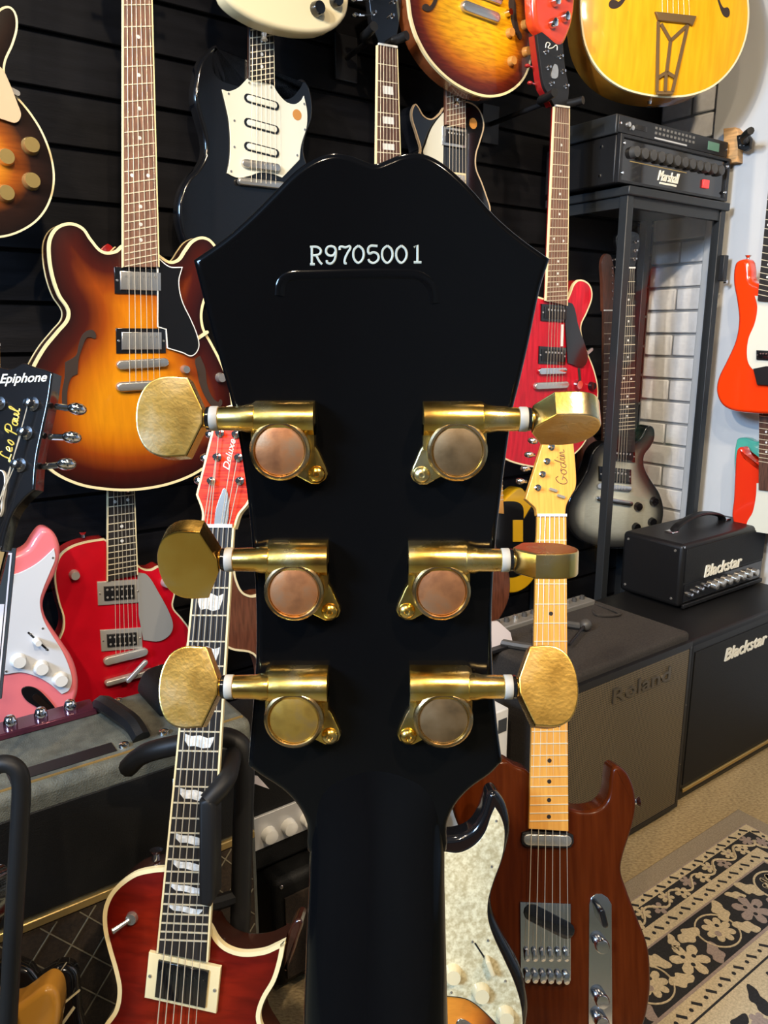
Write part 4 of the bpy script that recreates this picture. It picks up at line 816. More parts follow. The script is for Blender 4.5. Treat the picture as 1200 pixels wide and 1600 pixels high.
# flame red single cut
fp = Pl(at_depth(300, 1400, 0.90), -4.0, 13.0)
q = Gt('single_cut_guitar', fp, 'flame red single-cut guitar with cream binding and flag inlays standing at the lower left')
q.body([(267, 1355, 1), (240, 1357), (213, 1363), (193, 1375), (177, 1390), (167, 1407), (162, 1427), (163, 1453), (170, 1483), (180, 1518), (185, 1547), (180, 1577), (162, 1605), (148, 1650), (145, 1710), (160, 1765), (215, 1812), (300, 1825), (380, 1808), (430, 1760), (446, 1700), (432, 1645), (412, 1610), (406, 1588), (413, 1562), (430, 1532), (440, 1499), (445, 1470, 1), (433, 1476), (412, 1485), (380, 1488), (356, 1481), (341, 1468), (331, 1450, 1)], 0.045, 'es_side', 'flame_red', 'cream', 0.006, 0.005, bw=0.0042)
q.neck((318, 824), (367, 824), (253, 1480), (327, 1494), (278, 1672), 24, 'ebony', 'cream', 'flag', (3, 5, 7, 9, 12, 15, 17, 19, 21), z=0.012, fw=0.0016, nut=True)
q.hum([(238, 1482), (348, 1503), (342, 1577), (230, 1549)], 'cream', 'gloss_black', 0.004, 'gloss_black', 1, 0.70, 0.80)
q.hum([(228, 1600), (338, 1622), (334, 1690), (222, 1668)], 'cream', 'gloss_black', 0.004, 'gloss_black', 1, 0.70, 0.80)
q.strings((248, 1668), (308, 1680), z1=0.02, rad=0.0006); q.bar('bridge', (238, 1690), (318, 1705), 14, 0.004, 0.017, 'nickel', 0.003)
q.knob((208, 1432), 9, 0.008, 'nickel', 'toggle_switch'); a = q.pl.q3((206, 1432), 0.008); b = q.pl.q3((188, 1440), 0.022); MB().cyl(a, b, 0.0022, 0.0034, 8).build('toggle_lever', 'nickel', q.o)
q.poly('horn_side', [(445, 1470), (466, 1447), (462, 1480), (452, 1510), (440, 1530)], -0.043, -0.014, 'es_side', 0.004, smooth=True)
a = q.pl.q((234, 1350)); MB().lathe((a[0], a[1] - 0.004, -0.02), [(0.005, 0), (0.004, 0.007), (0.008, 0.012)], 10, 'y').build('strap_button', 'chrome', q.o)
hd = [(320, 824, 1), (322, 800), (313, 773, 1), (325, 725), (336, 680), (345, 648), (378, 640), (392, 690), (398, 760, 1), (388, 785), (374, 803), (367, 824, 1)]
q.poly('headstock', hd, -0.006, 0.008, 'flame_head', smooth=True); q.rim('headstock_binding', hd, 0.0024, -0.006, 0.0084, 'cream')
q.poly('truss_cover', [(338, 822, 1), (341, 796), (349, 772), (355, 763), (361, 780), (361, 805), (358, 822, 1)], 0.008, 0.0105, 'nickel', 0.0006, smooth=True)
for p in ((347, 678), (343, 715), (334, 752), (378, 752), (376, 716), (372, 680)): q.post(p, 0.008)
for a, b in (((334, 715), (318, 715)), ((326, 750), (308, 750)), ((340, 680), (326, 678))): q.button(a, b, k=1.1)
for (x0, y0), x1 in (((347, 678), 334), ((343, 715), 328), ((334, 752), 323), ((372, 680), 350), ((376, 716), 356), ((378, 752), 362)): MB().tube([q.pl.q3((x0, y0), 0.014), q.pl.q3((x1, 824), 0.014)], 0.0005, 5).build('string_end', 'steel_string', q.o)
a = q.pl.q((361, 735)); text('model_script', 'Deluxe', 'logo_white', q.o, a[0], a[1], 0.0084, 0.036 , 0.008, R(78), 0.3, ext=0.0003)
# its stand: loop behind the neck and padded upright
SP = Pl(Vector((fp.O.x, fp.O.y + 0.30, 0)), -4.0)
st = thing('guitar_stand', SP, 'black tubular stand with padded arm holding the flame red guitar', 'stand', 'tubular floor stands')
bp = Pl(fp.O - fp.N * 0.055, -4, 13.0); inv = SP.mx().inverted() @ bp.mx()
L3 = lambda p, z=0: tuple(inv @ Vector((*bp.q(p), z)))
invf = SP.mx().inverted() @ fp.mx(); LF = lambda p, z=0: tuple(invf @ Vector((*fp.q(p), z)))
MB().tube(path3([L3((185, 1212), -0.03), L3((215, 1185), -0.01), L3((250, 1170)), L3((300, 1160)), L3((350, 1152)), L3((378, 1168)), L3((382, 1205)), L3((379, 1300)), L3((376, 1420)), L3((372, 1520)), L3((368, 1700))], 6), 0.0125, 10).build('hoop', 'rubber', st)
MB().tube(path3([L3((368, 1175), 0.01), LF((358, 1212), 0.012), LF((336, 1238), 0.03)], 6), 0.011, 10).build('arm', 'rubber', st)
pp = [(326, 1232), (342, 1228), (350, 1240), (350, 1380), (343, 1392), (326, 1388)]
o = MB().prism(fp.Q(pp), 0.006, 0.040, 0.005, 0.005).build('pad', 'rubber', st, mx=invf)
MB().tube(path3([L3((330, 1395), 0.03), L3((345, 1398), 0.02), L3((372, 1400), 0.0)], 5), 0.009, 8).build('arm', 'rubber', st)
for x, y in ((0.15, 0.10), (-0.22, 0.05), (0.05, -0.25)):
    c_ = Vector(L3((368, 1700))); MB().tube([tuple(c_), (c_.x + x, 0.0205, c_.z + y)], 0.011, 8).build('leg', 'satin_black', st)
MB().tube([L3((268, 1222), -0.012), L3((268, 1312), -0.012)], 0.0025, 6).build('cord_end', 'white_plastic', st)

# walnut single-cut plank guitar with maple neck
tp = Pl(at_depth(850, 1300, 1.14), 3.0, 17.0)
t = Gt('single_cut_guitar', tp, 'walnut brown guitar with maple neck and chrome bridge plate standing at the lower right')
t.body([(823, 1203, 1), (806, 1197), (790, 1188), (765, 1193), (735, 1210), (715, 1235), (711, 1270), (725, 1312), (740, 1352), (736, 1392), (720, 1442), (706, 1500), (704, 1560), (722, 1620), (768, 1668), (830, 1690), (900, 1690), (960, 1668), (1002, 1615), (1016, 1565), (1018, 1517), (1013, 1477), (998, 1437), (981, 1392), (972, 1362), (976, 1336), (988, 1298), (995, 1264), (993, 1237), (984, 1213), (972, 1200), (960, 1199), (955, 1216), (951, 1246), (937, 1263), (908, 1268), (884, 1260, 1)], 0.045, 'walnut', None, None, 0.007)
t.neck((836, 808), (881, 808), (823, 1290), (884, 1294), (853, 1484), 21, 'maple', None, 'dot', (3, 5, 7, 9, 12, 15, 17, 19, 21), z=0.014, back='maple', imat='ebony', fw=0.0012)
t.poly('headstock', [(837, 806, 1), (835, 795), (827, 787), (819, 780, 1), (833, 735), (848, 688), (862, 655), (880, 648), (890, 670), (895, 705), (898, 745), (897, 763), (890, 776), (883, 790), (881, 808, 1)], -0.006, 0.008, 'maple', 0.0015, smooth=True)
for p in ((859, 700), (852, 722), (845, 742), (838, 763), (866, 678)): t.post(p, 0.008)
for a, b in (((842, 690), (832, 687)), ((838, 710), (826, 709)), ((831, 732), (820, 731)), ((825, 752), (812, 751))): t.button(a, b, k=0.9)
a = t.pl.q((884, 758)); script('signature', 'Godin', 'logo_ink', t.o, a, 0.052, 0.017, R(92), 0.0083, 0.0006)
t.bar('string_tree', (857, 765), (866, 768), 4, 0.008, 0.012, 'nickel'); t.bar('string_tree', (869, 775), (878, 778), 4, 0.008, 0.012, 'nickel')
o = t.poly('pickup', [(813, 1310), (815, 1300), (826, 1297), (884, 1299), (894, 1303), (895, 1314), (890, 1322), (880, 1323), (822, 1321), (815, 1317)], 0.0, 0.006, 'satin_black', 0.001); t.bar('cover', (824, 1309), (883, 1311), 17, 0.004, 0.009, 'nickel', 0.0015, parent=o)
o = t.poly('bridge_plate', [(812, 1408), (891, 1411), (891, 1531), (813, 1527)], 0.0, 0.003, 'chrome', 0.0006)
t.bar('pickup_in_bridge', (830, 1424), (884, 1452), 26, 0.002, 0.005, 'gloss_black', 0.001, parent=o)
for i in range(6): x = 822 + i * 12.2; t.bar('saddle', (x, 1484), (x, 1494), 9, 0.003, 0.009, 'chrome', 0.001, parent=o); t.bar('saddle_block', (x, 1518 + i * .5), (x, 1526 + i * .5), 10, 0.003, 0.010, 'chrome', 0.001, parent=o)
t.strings((822, 1486), (884, 1487), z1=0.012, rad=0.0005)
o = t.poly('control_plate', [(920, 1412), (923, 1402), (931, 1396), (940, 1396), (949, 1402), (955, 1412), (956, 1615), (950, 1628), (938, 1632), (925, 1628), (919, 1615)], 0.0, 0.002, 'chrome', 0.0005)
t.bar('switch_tip', (934, 1415), (939, 1436), 9, 0.002, 0.022, 'gloss_black', 0.003, parent=o)
for p in ((936, 1471), (936, 1556), (936, 1590)): c_ = t.pl.q(p); k = t.pl.m(p); MB().lathe((c_[0], c_[1], 0), [(11 * k, 0.002), (11 * k, 0.016), (9.5 * k, 0.018), (2 * k, 0.0182)], 18).build('knob', 'chrome', o)
a = t.pl.q((998, 1260)); MB().lathe((a[0] - 0.003, a[1], -0.022), [(0.005, 0), (0.004, 0.007), (0.008, 0.012)], 10, 'x').build('strap_button', 'chrome', t.o)
floor_stand(tp, (860, 1000), (862, 1700), 'black tubular stand under the walnut brown guitar with maple neck')

# three-tone burst with a pearl guard, half behind the black neck
dp = Pl(at_depth(700, 1500, 1.02), 0.0, 15.0)
d_ = Gt('double_cut_guitar', dp, 'sunburst double-cut guitar with pearl pickguard partly behind the black neck')
d_.body([(763, 1240), (758, 1253), (750, 1277), (737, 1296), (717, 1306), (697, 1308), (660, 1306), (640, 1302, 1), (590, 1300, 1), (560, 1296), (540, 1270), (520, 1235), (500, 1225), (488, 1245), (488, 1300), (512, 1370), (520, 1430), (505, 1490), (482, 1560), (490, 1640), (540, 1695), (640, 1720), (740, 1705), (805, 1655), (826, 1590), (820, 1535), (803, 1497), (784, 1461), (772, 1433), (768, 1403), (777, 1370), (792, 1330), (798, 1294), (792, 1260), (780, 1240), (772, 1236)], 0.045, 'gloss_black', 'sb_top', None, 0.009)
pg = [(773, 1260, 1), (783, 1277), (788, 1300), (784, 1337), (770, 1377), (762, 1407), (762, 1433), (770, 1460), (787, 1497), (803, 1533), (813, 1567), (816, 1600), (812, 1632, 1), (800, 1625), (772, 1594), (747, 1570), (727, 1558), (697, 1554), (640, 1550), (580, 1530), (545, 1480, 1), (560, 1400), (560, 1320, 1), (600, 1316), (650, 1325), (692, 1329), (717, 1331), (740, 1320), (757, 1300), (767, 1273)]
d_.poly('pickguard', pg, 0.0004, 0.0032, 'pearl', smooth=True, bevel=0.0005); d_.rim('pickguard_edge', pg, 0.001, 0.0004, 0.0028, 'satin_black')
for p in ((707, 1518), (751, 1547), (789, 1583)): d_.knob(p, 12, 0.016, 'cream_paint', flare=1.25)
d_.bar('switch_slot', (742, 1472), (770, 1515), 2.5, 0.003, 0.0036, 'satin_black'); d_.bar('switch_tip', (760, 1494), (767, 1512), 8, 0.004, 0.018, 'cream_paint', 0.002)
for p in ((775, 1281), (768, 1352), (762, 1467), (789, 1530), (705, 1548), (738, 1469)): d_.dot('guard_screw', p, 2.0, 0.003, 0.0044, 'nickel', 8)
d_.neck((600, 850), (644, 850), (592, 1330), (650, 1330), (621, 1560), 21, 'rosewood', None, back='maple'); d_.poly('headstock', [(600, 850, 1), (594, 830), (580, 815, 1), (590, 740), (610, 690), (640, 700), (655, 780), (650, 820), (645, 850, 1)], -0.006, 0.008, 'maple', 0.0015, smooth=True)
d_.strings((600, 1560), (642, 1560), z1=0.012)
for p in ((598, 825), (600, 803), (603, 780), (606, 757), (610, 735), (615, 714)): d_.post(p, 0.008)
for y_ in (1382, 1440, 1498): d_.bar('pickup', (592, y_), (652, y_ + (6 if y_ > 1490 else 0)), 17, 0.003, 0.008, 'cream_paint', 0.001)
d_.bar('bridge', (590, 1560), (654, 1562), 30, 0.0006, 0.008, 'chrome', 0.002, rnd=False)
a = d_.pl.q((697, 1592)); d_.poly('jack_plate', [(712, 1597), (722, 1590), (745, 1606), (765, 1630), (755, 1640), (735, 1632), (716, 1612)], 0.0004, 0.003, 'chrome', 0.001, smooth=True)
floor_stand(dp, (622, 1000), (655, 1722), 'black tubular stand under the sunburst guitar with pearl pickguard')

# black headstock at the left edge
ep = Pl(at_depth(40, 700, 0.78), -16.0, 18.0)
e = Gt('single_cut_guitar', ep, 'black headstock with white logo, gold script and chrome tuners at the left edge')
rt = [(36, 567), (50, 572), (68, 577), (82, 582, 1), (76, 625), (66, 672), (57, 717), (53, 765, 1), (38, 778), (22, 797), (11, 822), (2, 860, 1)]
lf = [(-42, 855, 1), (-44, 820), (-52, 775), (-66, 745, 1), (-62, 700), (-55, 650), (-48, 610), (-44, 574, 1), (-28, 570), (-8, 571), (10, 576), (22, 574)]
e.poly('headstock', rt + lf, -0.014, 0.0, 'gloss_black', 0.002, smooth=True)
for p in ((53, 632), (43, 677), (33, 727), (1, 631), (-12, 676), (-22, 722)): e.post(p, 0.0, 1.5)
for a, b in (((78, 632), (120, 637)), ((68, 680), (112, 681)), ((58, 727), (104, 722))): e.button(a, b, z=-0.009, k=1.15)
a = e.pl.q((0, 604)); b = e.pl.q((73, 601)); text('logo', 'Epiphone', 'logo_white', e.o, a[0], a[1], 0.0002, math.dist(a, b), 0.013, math.atan2(b[1] - a[1], b[0] - a[0]), 0.25, 0.012, 0.0004)
a = e.pl.q((17, 722)); b = e.pl.q((33, 640)); script('signature', 'Les Paul', 'logo_gold', e.o, a, math.dist(a, b), 0.015, math.atan2(b[1] - a[1], b[0] - a[0]), 0.0004, 0.0007)
e.poly('truss_cover', [(-6, 800), (-12, 770), (-4, 742), (6, 737), (10, 755), (6, 785), (2, 806)], 0.0, 0.003, 'gloss_black', smooth=True); e.rim('truss_cover_edge', [(-6, 800), (-12, 770), (-4, 742), (6, 737), (10, 755), (6, 785), (2, 806)], 0.0009, 0.0, 0.0032, 'white_plastic')
e.neck((-42, 857), (2, 862), (-178, 1330), (-118, 1345), (-205, 1560), 22, 'rosewood', 'cream', 'block', z=0.004, back='gloss_black')
e.body(None, 0.048, 'gloss_black', None, 'cream', 0.004, local=lp_local(lerp(e.nk[4], e.nk[5], 0.93), e.nk[6], 0.9)); e.strings((-226, 1560), (-178, 1570), z1=0.014)
for x0, y0, x1, y1 in ((53, 632, -8, 858), (43, 677, -16, 857), (33, 727, -23, 857)): MB().tube([e.pl.q3((x0, y0), 0.008), e.pl.q3((x1, y1), 0.008)], 0.0005, 5).build('string_end', 'steel_string', e.o)

# butterscotch horn at the bottom left corner
yp = Pl(at_depth(50, 1570, 0.86), 12.0, 14.0)
y = Gt('single_cut_guitar', yp, 'butterscotch yellow guitar with black pickguard in the bottom left corner')
y.body([(-20, 1572, 1), (4, 1576), (22, 1575), (40, 1564), (58, 1550), (72, 1543), (85, 1548), (92, 1562), (93, 1590), (88, 1620), (86, 1660), (110, 1740), (110, 1820), (60, 1890), (-60, 1910), (-180, 1880), (-230, 1800), (-215, 1720), (-180, 1660), (-190, 1600), (-170, 1565), (-110, 1570, 1)], 0.045, 'butter', None, None, 0.008)
y.neck((-42, 1050), (-2, 1050), (-68, 1575), (-8, 1580), (-55, 1790), 21, 'rosewood', None, back='maple')
y.poly('pickguard', [(-160, 1600), (-60, 1592), (18, 1588, 1), (16, 1700), (-60, 1760), (-140, 1700)], 0.0, 0.0025, 'gloss_black', smooth=True)
# dark guitar lying behind it
kp = Pl(at_depth(80, 1550, 0.97), 20.0, 24.0)
kg = Gt('solid_body_guitar', kp, 'glossy black guitar with silver strings behind the butterscotch horn')
kg.body([(-30, 1530), (10, 1505), (45, 1512), (60, 1530, 1), (95, 1508), (118, 1515), (124, 1545), (128, 1590), (140, 1650), (110, 1740), (10, 1760), (-60, 1700), (-60, 1600)], 0.04, 'gloss_black', None, None, 0.010)
for i in range(3): kg.bar('string', (104 - i * 13, 1503 + i * 8), (72 - i * 12, 1548 + i * 8), 1.6, 0.002, 0.003, 'steel_string')
kg.bar('binding_strip', (125, 1546), (96, 1570), 2.5, 0.0, 0.003, 'ivory', rnd=False); kg.bar('binding_strip', (116, 1573), (97, 1600), 4, 0.0, 0.003, 'ivory', rnd=False)

# brown single cut behind the flame neck
np_ = wallpl(400, 1017, -1.36)
n = Gt('single_cut_guitar', np_, 'mahogany brown guitar glimpsed between the flame red neck and the black headstock')
n.body([(405, 929, 1), (392, 931), (378, 924), (369, 905), (364, 884), (352, 872), (335, 878), (322, 900), (318, 945), (330, 990), (360, 1014), (395, 1022), (410, 1050), (413, 1095), (440, 1142), (500, 1158), (550, 1135), (570, 1080), (555, 1020), (522, 975), (512, 930), (490, 905), (462, 905), (445, 925, 1)], 0.045, 'mahogany', None, 'ivory', 0.004, bw=0.003)
n.neck((416, 560), (440, 560), (410, 955), (444, 955), (432, 1075), 22, 'rosewood', None, z=0.010); head(n, 'gloss_black'); n.hum([(405, 962), (452, 962), (454, 985), (407, 985)], 'ivory', 'nickel', 0.001); n.bar('bridge', (408, 1075), (458, 1075), 9, 0.001, 0.012, 'nickel', 0.002); n.strings((414, 1075), (450, 1075))
# yellow and brown bodies glimpsed right of the headstock
yb = Gt('double_cut_guitar', wallpl(810, 925, -1.475), 'lemon yellow guitar with black pickguard behind the maple neck')
yb.body([(800, 770), (815, 762), (828, 775), (838, 768), (846, 790), (843, 830), (845, 875), (833, 908), (812, 925), (790, 926), (765, 910), (752, 870), (762, 825), (770, 795), (785, 785)], 0.04, 'lemon', None, None, 0.006)
yb.poly('pickguard', [(775, 790), (800, 783), (815, 790), (817, 812, 1), (836, 790), (834, 850), (830, 880), (818, 895), (790, 900), (768, 870)], 0.0, 0.003, 'gloss_black', smooth=True); yb.poly('pickup', [(800, 812), (815, 812), (815, 846), (800, 846)], 0.002, 0.006, 'lemon', 0.001)
yb.neck((754, 500), (769, 500), (764, 800), (784, 802), (776, 890), 21, 'maple', None, back='maple', z=0.009, depth=0.014); head(yb, 'maple', -0.010, 0.004)
bb = Gt('solid_body_guitar', wallpl(765, 975, -1.36), 'dark red guitar body glimpsed beside the lower right of the headstock')
bb.body([(745, 760), (772, 752), (783, 760), (781, 790), (774, 830), (782, 868), (796, 890), (799, 920), (792, 950), (772, 978), (740, 985), (715, 960), (712, 900), (728, 850), (725, 800)], 0.04, 'mahogany', None, None, 0.008)
bb.neck((716, 470), (733, 470), (724, 790), (746, 792), (738, 900), 22, 'rosewood', None, z=0.010); head(bb, 'gloss_black'); bb.bar('bridge', (722, 900), (756, 900), 8, 0.001, 0.012, 'nickel', 0.002)

# ---------------- amplifiers
def amp(name, D, N, z, label, cat='amplifier', group=None): return thing(name, roompl(D, N, z), label, cat, group), roompl(D, N, z)
def knobs_row(par, p0, p1, n_, rad, h, m, axis='z', name='knob'):
    for i in range(n_):
        c_ = lerp(p0, p1, i / max(1, n_ - 1)); MB().lathe(c_, [(rad * 1.15, 0), (rad * 1.1, h * 0.25), (rad, h * 0.9), (rad * 0.6, h)], 12, axis).build(name, m, par)
# large grey-topped combo at left
o, pl = amp('guitar_amplifier', -0.26, -1.0, 0.0, 'large black combo amplifier with grey top, strap handle and diamond grille at the left')
W, H, Dp = 0.735, 0.60, 0.20
MB().box(0, W, 0.035, H, -Dp, 0).build('cabinet', 'grey_tolex', o, bevel=0.014, seg=3)
MB().box(0.012, W - 0.012, 0.415, H - 0.033, 0.0005, 0.004).build('front_panel', 'tolex', o, bevel=0.002)
gb = MB().box(0.012, W - 0.012, 0.05, 0.395, 0.0005, 0.004).build('grille', 'grille_cloth', o)
# diamond threads on the cloth
mb = MB(); sp_ = 0.052
def clip_line(x, y, dx, dy, x0, x1, y0, y1):
    t0, t1 = -9.0, 9.0
    for p_, d0, lo_, hi_ in ((x, dx, x0, x1), (y, dy, y0, y1)):
        a_, b_ = (lo_ - p_) / d0, (hi_ - p_) / d0; t0 = max(t0, min(a_, b_)); t1 = min(t1, max(a_, b_))
    return ((x + dx * t0, y + dy * t0), (x + dx * t1, y + dy * t1)) if t1 - t0 > 0.004 else None
for sg in (1, -1):
    for i in range(-20, 30):
        s_ = clip_line(i * sp_, 0.05, 0.62, 0.785 * sg, 0.014, W - 0.014, 0.052, 0.393)
        if s_: mb.tube([(s_[0][0], s_[0][1], 0.0045), (s_[1][0], s_[1][1], 0.0045)], 0.0011, 4)
mb.build('diamond_threads', 'diamond_thread', gb)
MB().box(0.008, W - 0.008, 0.398, 0.411, 0.0, 0.008).build('trim_strip', 'gold_trim', o, bevel=0.002)
MB().tube([(0.01, H - 0.001, -0.016), (W - 0.01, H - 0.001, -0.016)], 0.003, 6).build('piping', 'gold_trim', o)
MB().box(W - 0.34, W - 0.20, H - 0.001, H + 0.0012, -0.055, -0.028).build('vent', 'satin_black', o)
pn = MB().box(W - 0.56, W - 0.19, H + 0.0, H + 0.010, -0.198, -0.155).build('control_panel', 'plum_panel', o, bevel=0.002)
for i in range(6): MB().lathe((W - 0.44 + i * 0.043, H + 0.010, -0.177), [(0.010, 0), (0.010, 0.006), (0.007, 0.014), (0.004, 0.016)], 12, 'y').build('knob', 'satin_black' if i < 4 and i % 2 == 0 else 'chrome', pn)
MB().tube(path3([(W - 0.180, H + 0.004, -0.175), (W - 0.180, H + 0.016, -0.15), (W - 0.172, H + 0.018, -0.10), (W - 0.165, H + 0.016, -0.06), (W - 0.162, H + 0.004, -0.035)], 5), 0.014, 8).build('strap_handle', 'vinyl', o)
for x_, z_ in ((W - 0.205, -0.178), (W - 0.152, -0.178), (W - 0.188, -0.034), (W - 0.128, -0.036)): MB().lathe((x_, H, z_), [(0.008, 0), (0.007, 0.005), (0.003, 0.007)], 10, 'y').build('rivet', 'chrome', o)
for x_ in (0.06, W - 0.06):
    for z_ in (-0.04, -Dp + 0.04): MB().lathe((x_, 0, z_), [(0.018, 0), (0.02, 0.03), (0.022, 0.04)], 12, 'y').build('foot', 'rubber', o)
# soft bag on the right end of the combo
bgp = roompl(0.36, -1.13, 0.602); bg = thing('gig_bag', bgp, 'crumpled black bag lying on the right end of the grey-topped combo', 'bag')
pts = sm([(0.0, 0.0), (0.008, 0.034), (0.03, 0.042), (0.07, 0.040), (0.098, 0.032), (0.104, 0.0), (0.05, -0.0)], 4); MB().prism(pts, -0.06, 0.05, 0.012, 0.012, 4).build('bag_shell', 'tolex', bg)
MB().tube([(0.012, 0.037, 0.02), (0.05, 0.046, 0.0), (0.096, 0.034, -0.02)], 0.006, 8).build('bag_strap', 'vinyl', bg)

# small amp with white panel on top of a black cabinet
o, pl = amp('speaker_cabinet', 0.53, -1.06, 0.0, 'low black speaker cabinet on the floor behind the flame red guitar', 'cabinet')
MB().box(0, 0.36, 0.01, 0.235, -0.26, 0).build('cabinet', 'tolex', o, bevel=0.015, seg=3); MB().box(0.02, 0.34, 0.03, 0.20, 0.0002, 0.004).build('grille', 'grille_cloth', o)
for x_ in (0.015, 0.345): MB().lathe((x_, 0.225, 0.0), [(0.004, 0), (0.003, 0.002)], 8).build('corner_screw', 'chrome', o)
o, pl = amp('amplifier_head', 0.50, -1.10, 0.235, 'small black amplifier with white control panel on the low speaker cabinet')
MB().box(0, 0.36, 0.006, 0.245, -0.20, 0).build('cabinet', 'tolex', o, bevel=0.008)
pn = MB().box(0.012, 0.348, 0.055, 0.120, 0.0003, 0.006).build('control_panel', 'white_panel', o, bevel=0.001)
knobs_row(pn, (0.04, 0.080, 0.006), (0.32, 0.080, 0.006), 8, 0.013, 0.016, 'white_plastic')
for st_ in ([(373, 1206), (376, 1199), (386, 1195), (388, 1200), (377, 1206), (376, 1212)], [(373, 1214), (387, 1204), (390, 1208), (374, 1220)], [(373, 1234), (383, 1220), (391, 1212), (389, 1224), (386, 1229)], [(390, 1226), (394, 1211), (402, 1212), (420, 1232), (398, 1224)]): MB().prism(pl.Q(st_), 0.0004, 0.0022).build('logo_stroke', 'paper', o)

# carpet-covered keyboard amp
o, pl = amp('keyboard_amplifier', 1.16, -0.965, 0.0, 'brown carpeted amplifier with metal mesh grille and dull lettering on the floor at the right')
W, H, Dp = 0.455, 0.485, 0.33
MB().box(0, W, 0.015, H, -Dp, -0.004).build('cabinet', 'carpet_amp', o, bevel=0.010, seg=3)
gb = MB().box(0.012, W - 0.012, 0.03, H - 0.035, -0.004, 0.006).build('grille', 'metal_grille', o, bevel=0.003)
MB().ring([(0.004, 0.02), (W - 0.004, 0.02), (W - 0.004, H - 0.02), (0.004, H - 0.02)], [(0.014, 0.032), (W - 0.014, 0.032), (W - 0.014, H - 0.036), (0.014, H - 0.036)], -0.004, 0.007).build('grille_frame', 'satin_black', o)
a = pl.q((952, 1098)); b = pl.q((1040, 1072)); text('logo', 'Roland', 'logo_steel', o, a[0], a[1], 0.006, math.dist(a, b), 0.034, 0, 0.0, 0.012, 0.004)
pn = MB().box(0.03, W - 0.03, H - 0.004, H + 0.012, -0.315, -0.265).build('control_panel', 'grey_panel', o, bevel=0.003)
for i in range(12): MB().lathe((0.06 + i * 0.031, H + 0.012, -0.29), [(0.007, 0), (0.006, 0.010), (0.003, 0.011)], 10, 'y').build('knob', 'cable' if i % 3 else 'nickel', pn)
MB().tube(path3([(W - 0.07, H - 0.002, -0.24), (W - 0.10, H + 0.004, -0.20), (W - 0.05, H + 0.006, -0.17), (W - 0.03, H, -0.27)], 4), 0.004, 6).build('seam', 'carpet_amp', o)
for k_, (x_, y_) in enumerate(((W - 0.008, 0.45), (W - 0.008, 0.30), (W - 0.008, 0.14), (W - 0.008, 0.035))): MB().lathe((x_, y_, 0.004), [(0.005, 0), (0.003, 0.003)], 8).build('grille_screw', 'nickel', o)
for x_ in (0.05, W - 0.05):
    for z_ in (-0.04, -Dp + 0.04): MB().lathe((x_, 0, z_), [(0.015, 0), (0.016, 0.016)], 10, 'y').build('foot', 'rubber', o)
cp = roompl(1.16, -0.965, H)
cb = thing('patch_cable', cp, 'grey cable with a round plug lying on the brown carpeted amplifier', 'cable')
MB().tube(path3([(0.02, 0.010, -0.21), (0.06, 0.012, -0.14), (0.12, 0.010, -0.15), (0.15, 0.010, -0.22), (0.21, 0.012, -0.21), (0.245, 0.012, -0.165)], 6), 0.009, 8).build('cord', 'cable', cb)
MB().ball((0.252, 0.016, -0.155), 0.015, 0.015, 0.015).build('plug', 'cable', cb); MB().cyl((0.25, 0.016, -0.155), (0.13, 0.014, -0.10), 0.0035, n=8).build('plug_tip', 'satin_black', cb)
_r = ray(790, 1012); _p = CAM + _r * ((H - CAM.z) / _r.z); bk = thing('booklet', Pl(_p, 36.0), 'small pale booklet on the amplifier beside the headstock', 'booklet')
MB().prism([(-0.09, 0.006), (0.028, 0.006), (0.02, 0.03), (-0.02, 0.066), (-0.09, 0.075)], -0.012, -0.006).build('page', 'paper', bk); MB().box(-0.09, 0.03, 0.0, 0.008, -0.05, 0.01).build('cover', 'satin_black', bk, bevel=0.001)
_r = ray(790, 1108); _c = roompl(0, -1.04); _q = _c.q((790, 1108)); ct = thing('carton', roompl(_q[0] - 0.09, -1.04, 0), 'narrow white carton standing on the floor beside the brown carpeted amplifier', 'box')
MB().box(0, 0.10, 0.0, _q[1], -0.08, 0).build('box', 'white_plastic', ct, bevel=0.003); MB().box(0.07, 0.094, _q[1] - 0.05, _q[1] - 0.02, 0.0002, 0.0012).build('printed_mark', 'sign_grey', ct)

# black cabinet and head with pale lettering
o, pl = amp('speaker_cabinet', 1.632, -0.975, 0.0, 'black speaker cabinet with pale lettering on the floor at the right edge', 'cabinet')
W, H, Dp = 0.60, 0.45, 0.345
MB().box(0, W, 0.012, H, -Dp, 0).build('cabinet', 'vinyl', o, bevel=0.012, seg=3)
MB().box(0.02, W - 0.02, 0.055, H - 0.03, -0.002, 0.002).build('grille', 'tolex', o, bevel=0.001)
MB().box(0.02, W - 0.02, 0.036, 0.046, 0.0, 0.005).build('trim_strip', 'gold_trim', o, bevel=0.001)
a = pl.q((1130, 1033)); text('logo', 'Blackstar', 'logo_white', o, a[0], a[1], 0.002, 0.205, 0.034, 0, 0.15, 0.016, 0.003)
o, pl = amp('amplifier_head', 1.80, -1.122, H, 'black amplifier head with pale lettering and curved handle on the black cabinet')
W, H2, Dp = 0.425, 0.185, 0.195
MB().box(0, W, 0.008, H2, -Dp, 0).build('cabinet', 'vinyl', o, bevel=0.012, seg=3)
MB().box(0.012, W - 0.012, 0.078, H2 - 0.012, 0.0, 0.003).build('front_panel', 'tolex', o, bevel=0.001)
pn = MB().box(0.015, W - 0.015, 0.022, 0.072, 0.0, 0.0025).build('control_panel', 'gloss_black', o)
knobs_row(pn, (0.155, 0.046, 0.0025), (0.365, 0.046, 0.0025), 7, 0.0105, 0.016, 'nickel'); knobs_row(pn, (0.04, 0.04, 0.0025), (0.115, 0.052, 0.0025), 4, 0.006, 0.012, 'chrome', name='switch')
MB().box(0.010, W - 0.010, 0.006, 0.018, 0.0, 0.008).build('lip', 'vinyl', o, bevel=0.002)
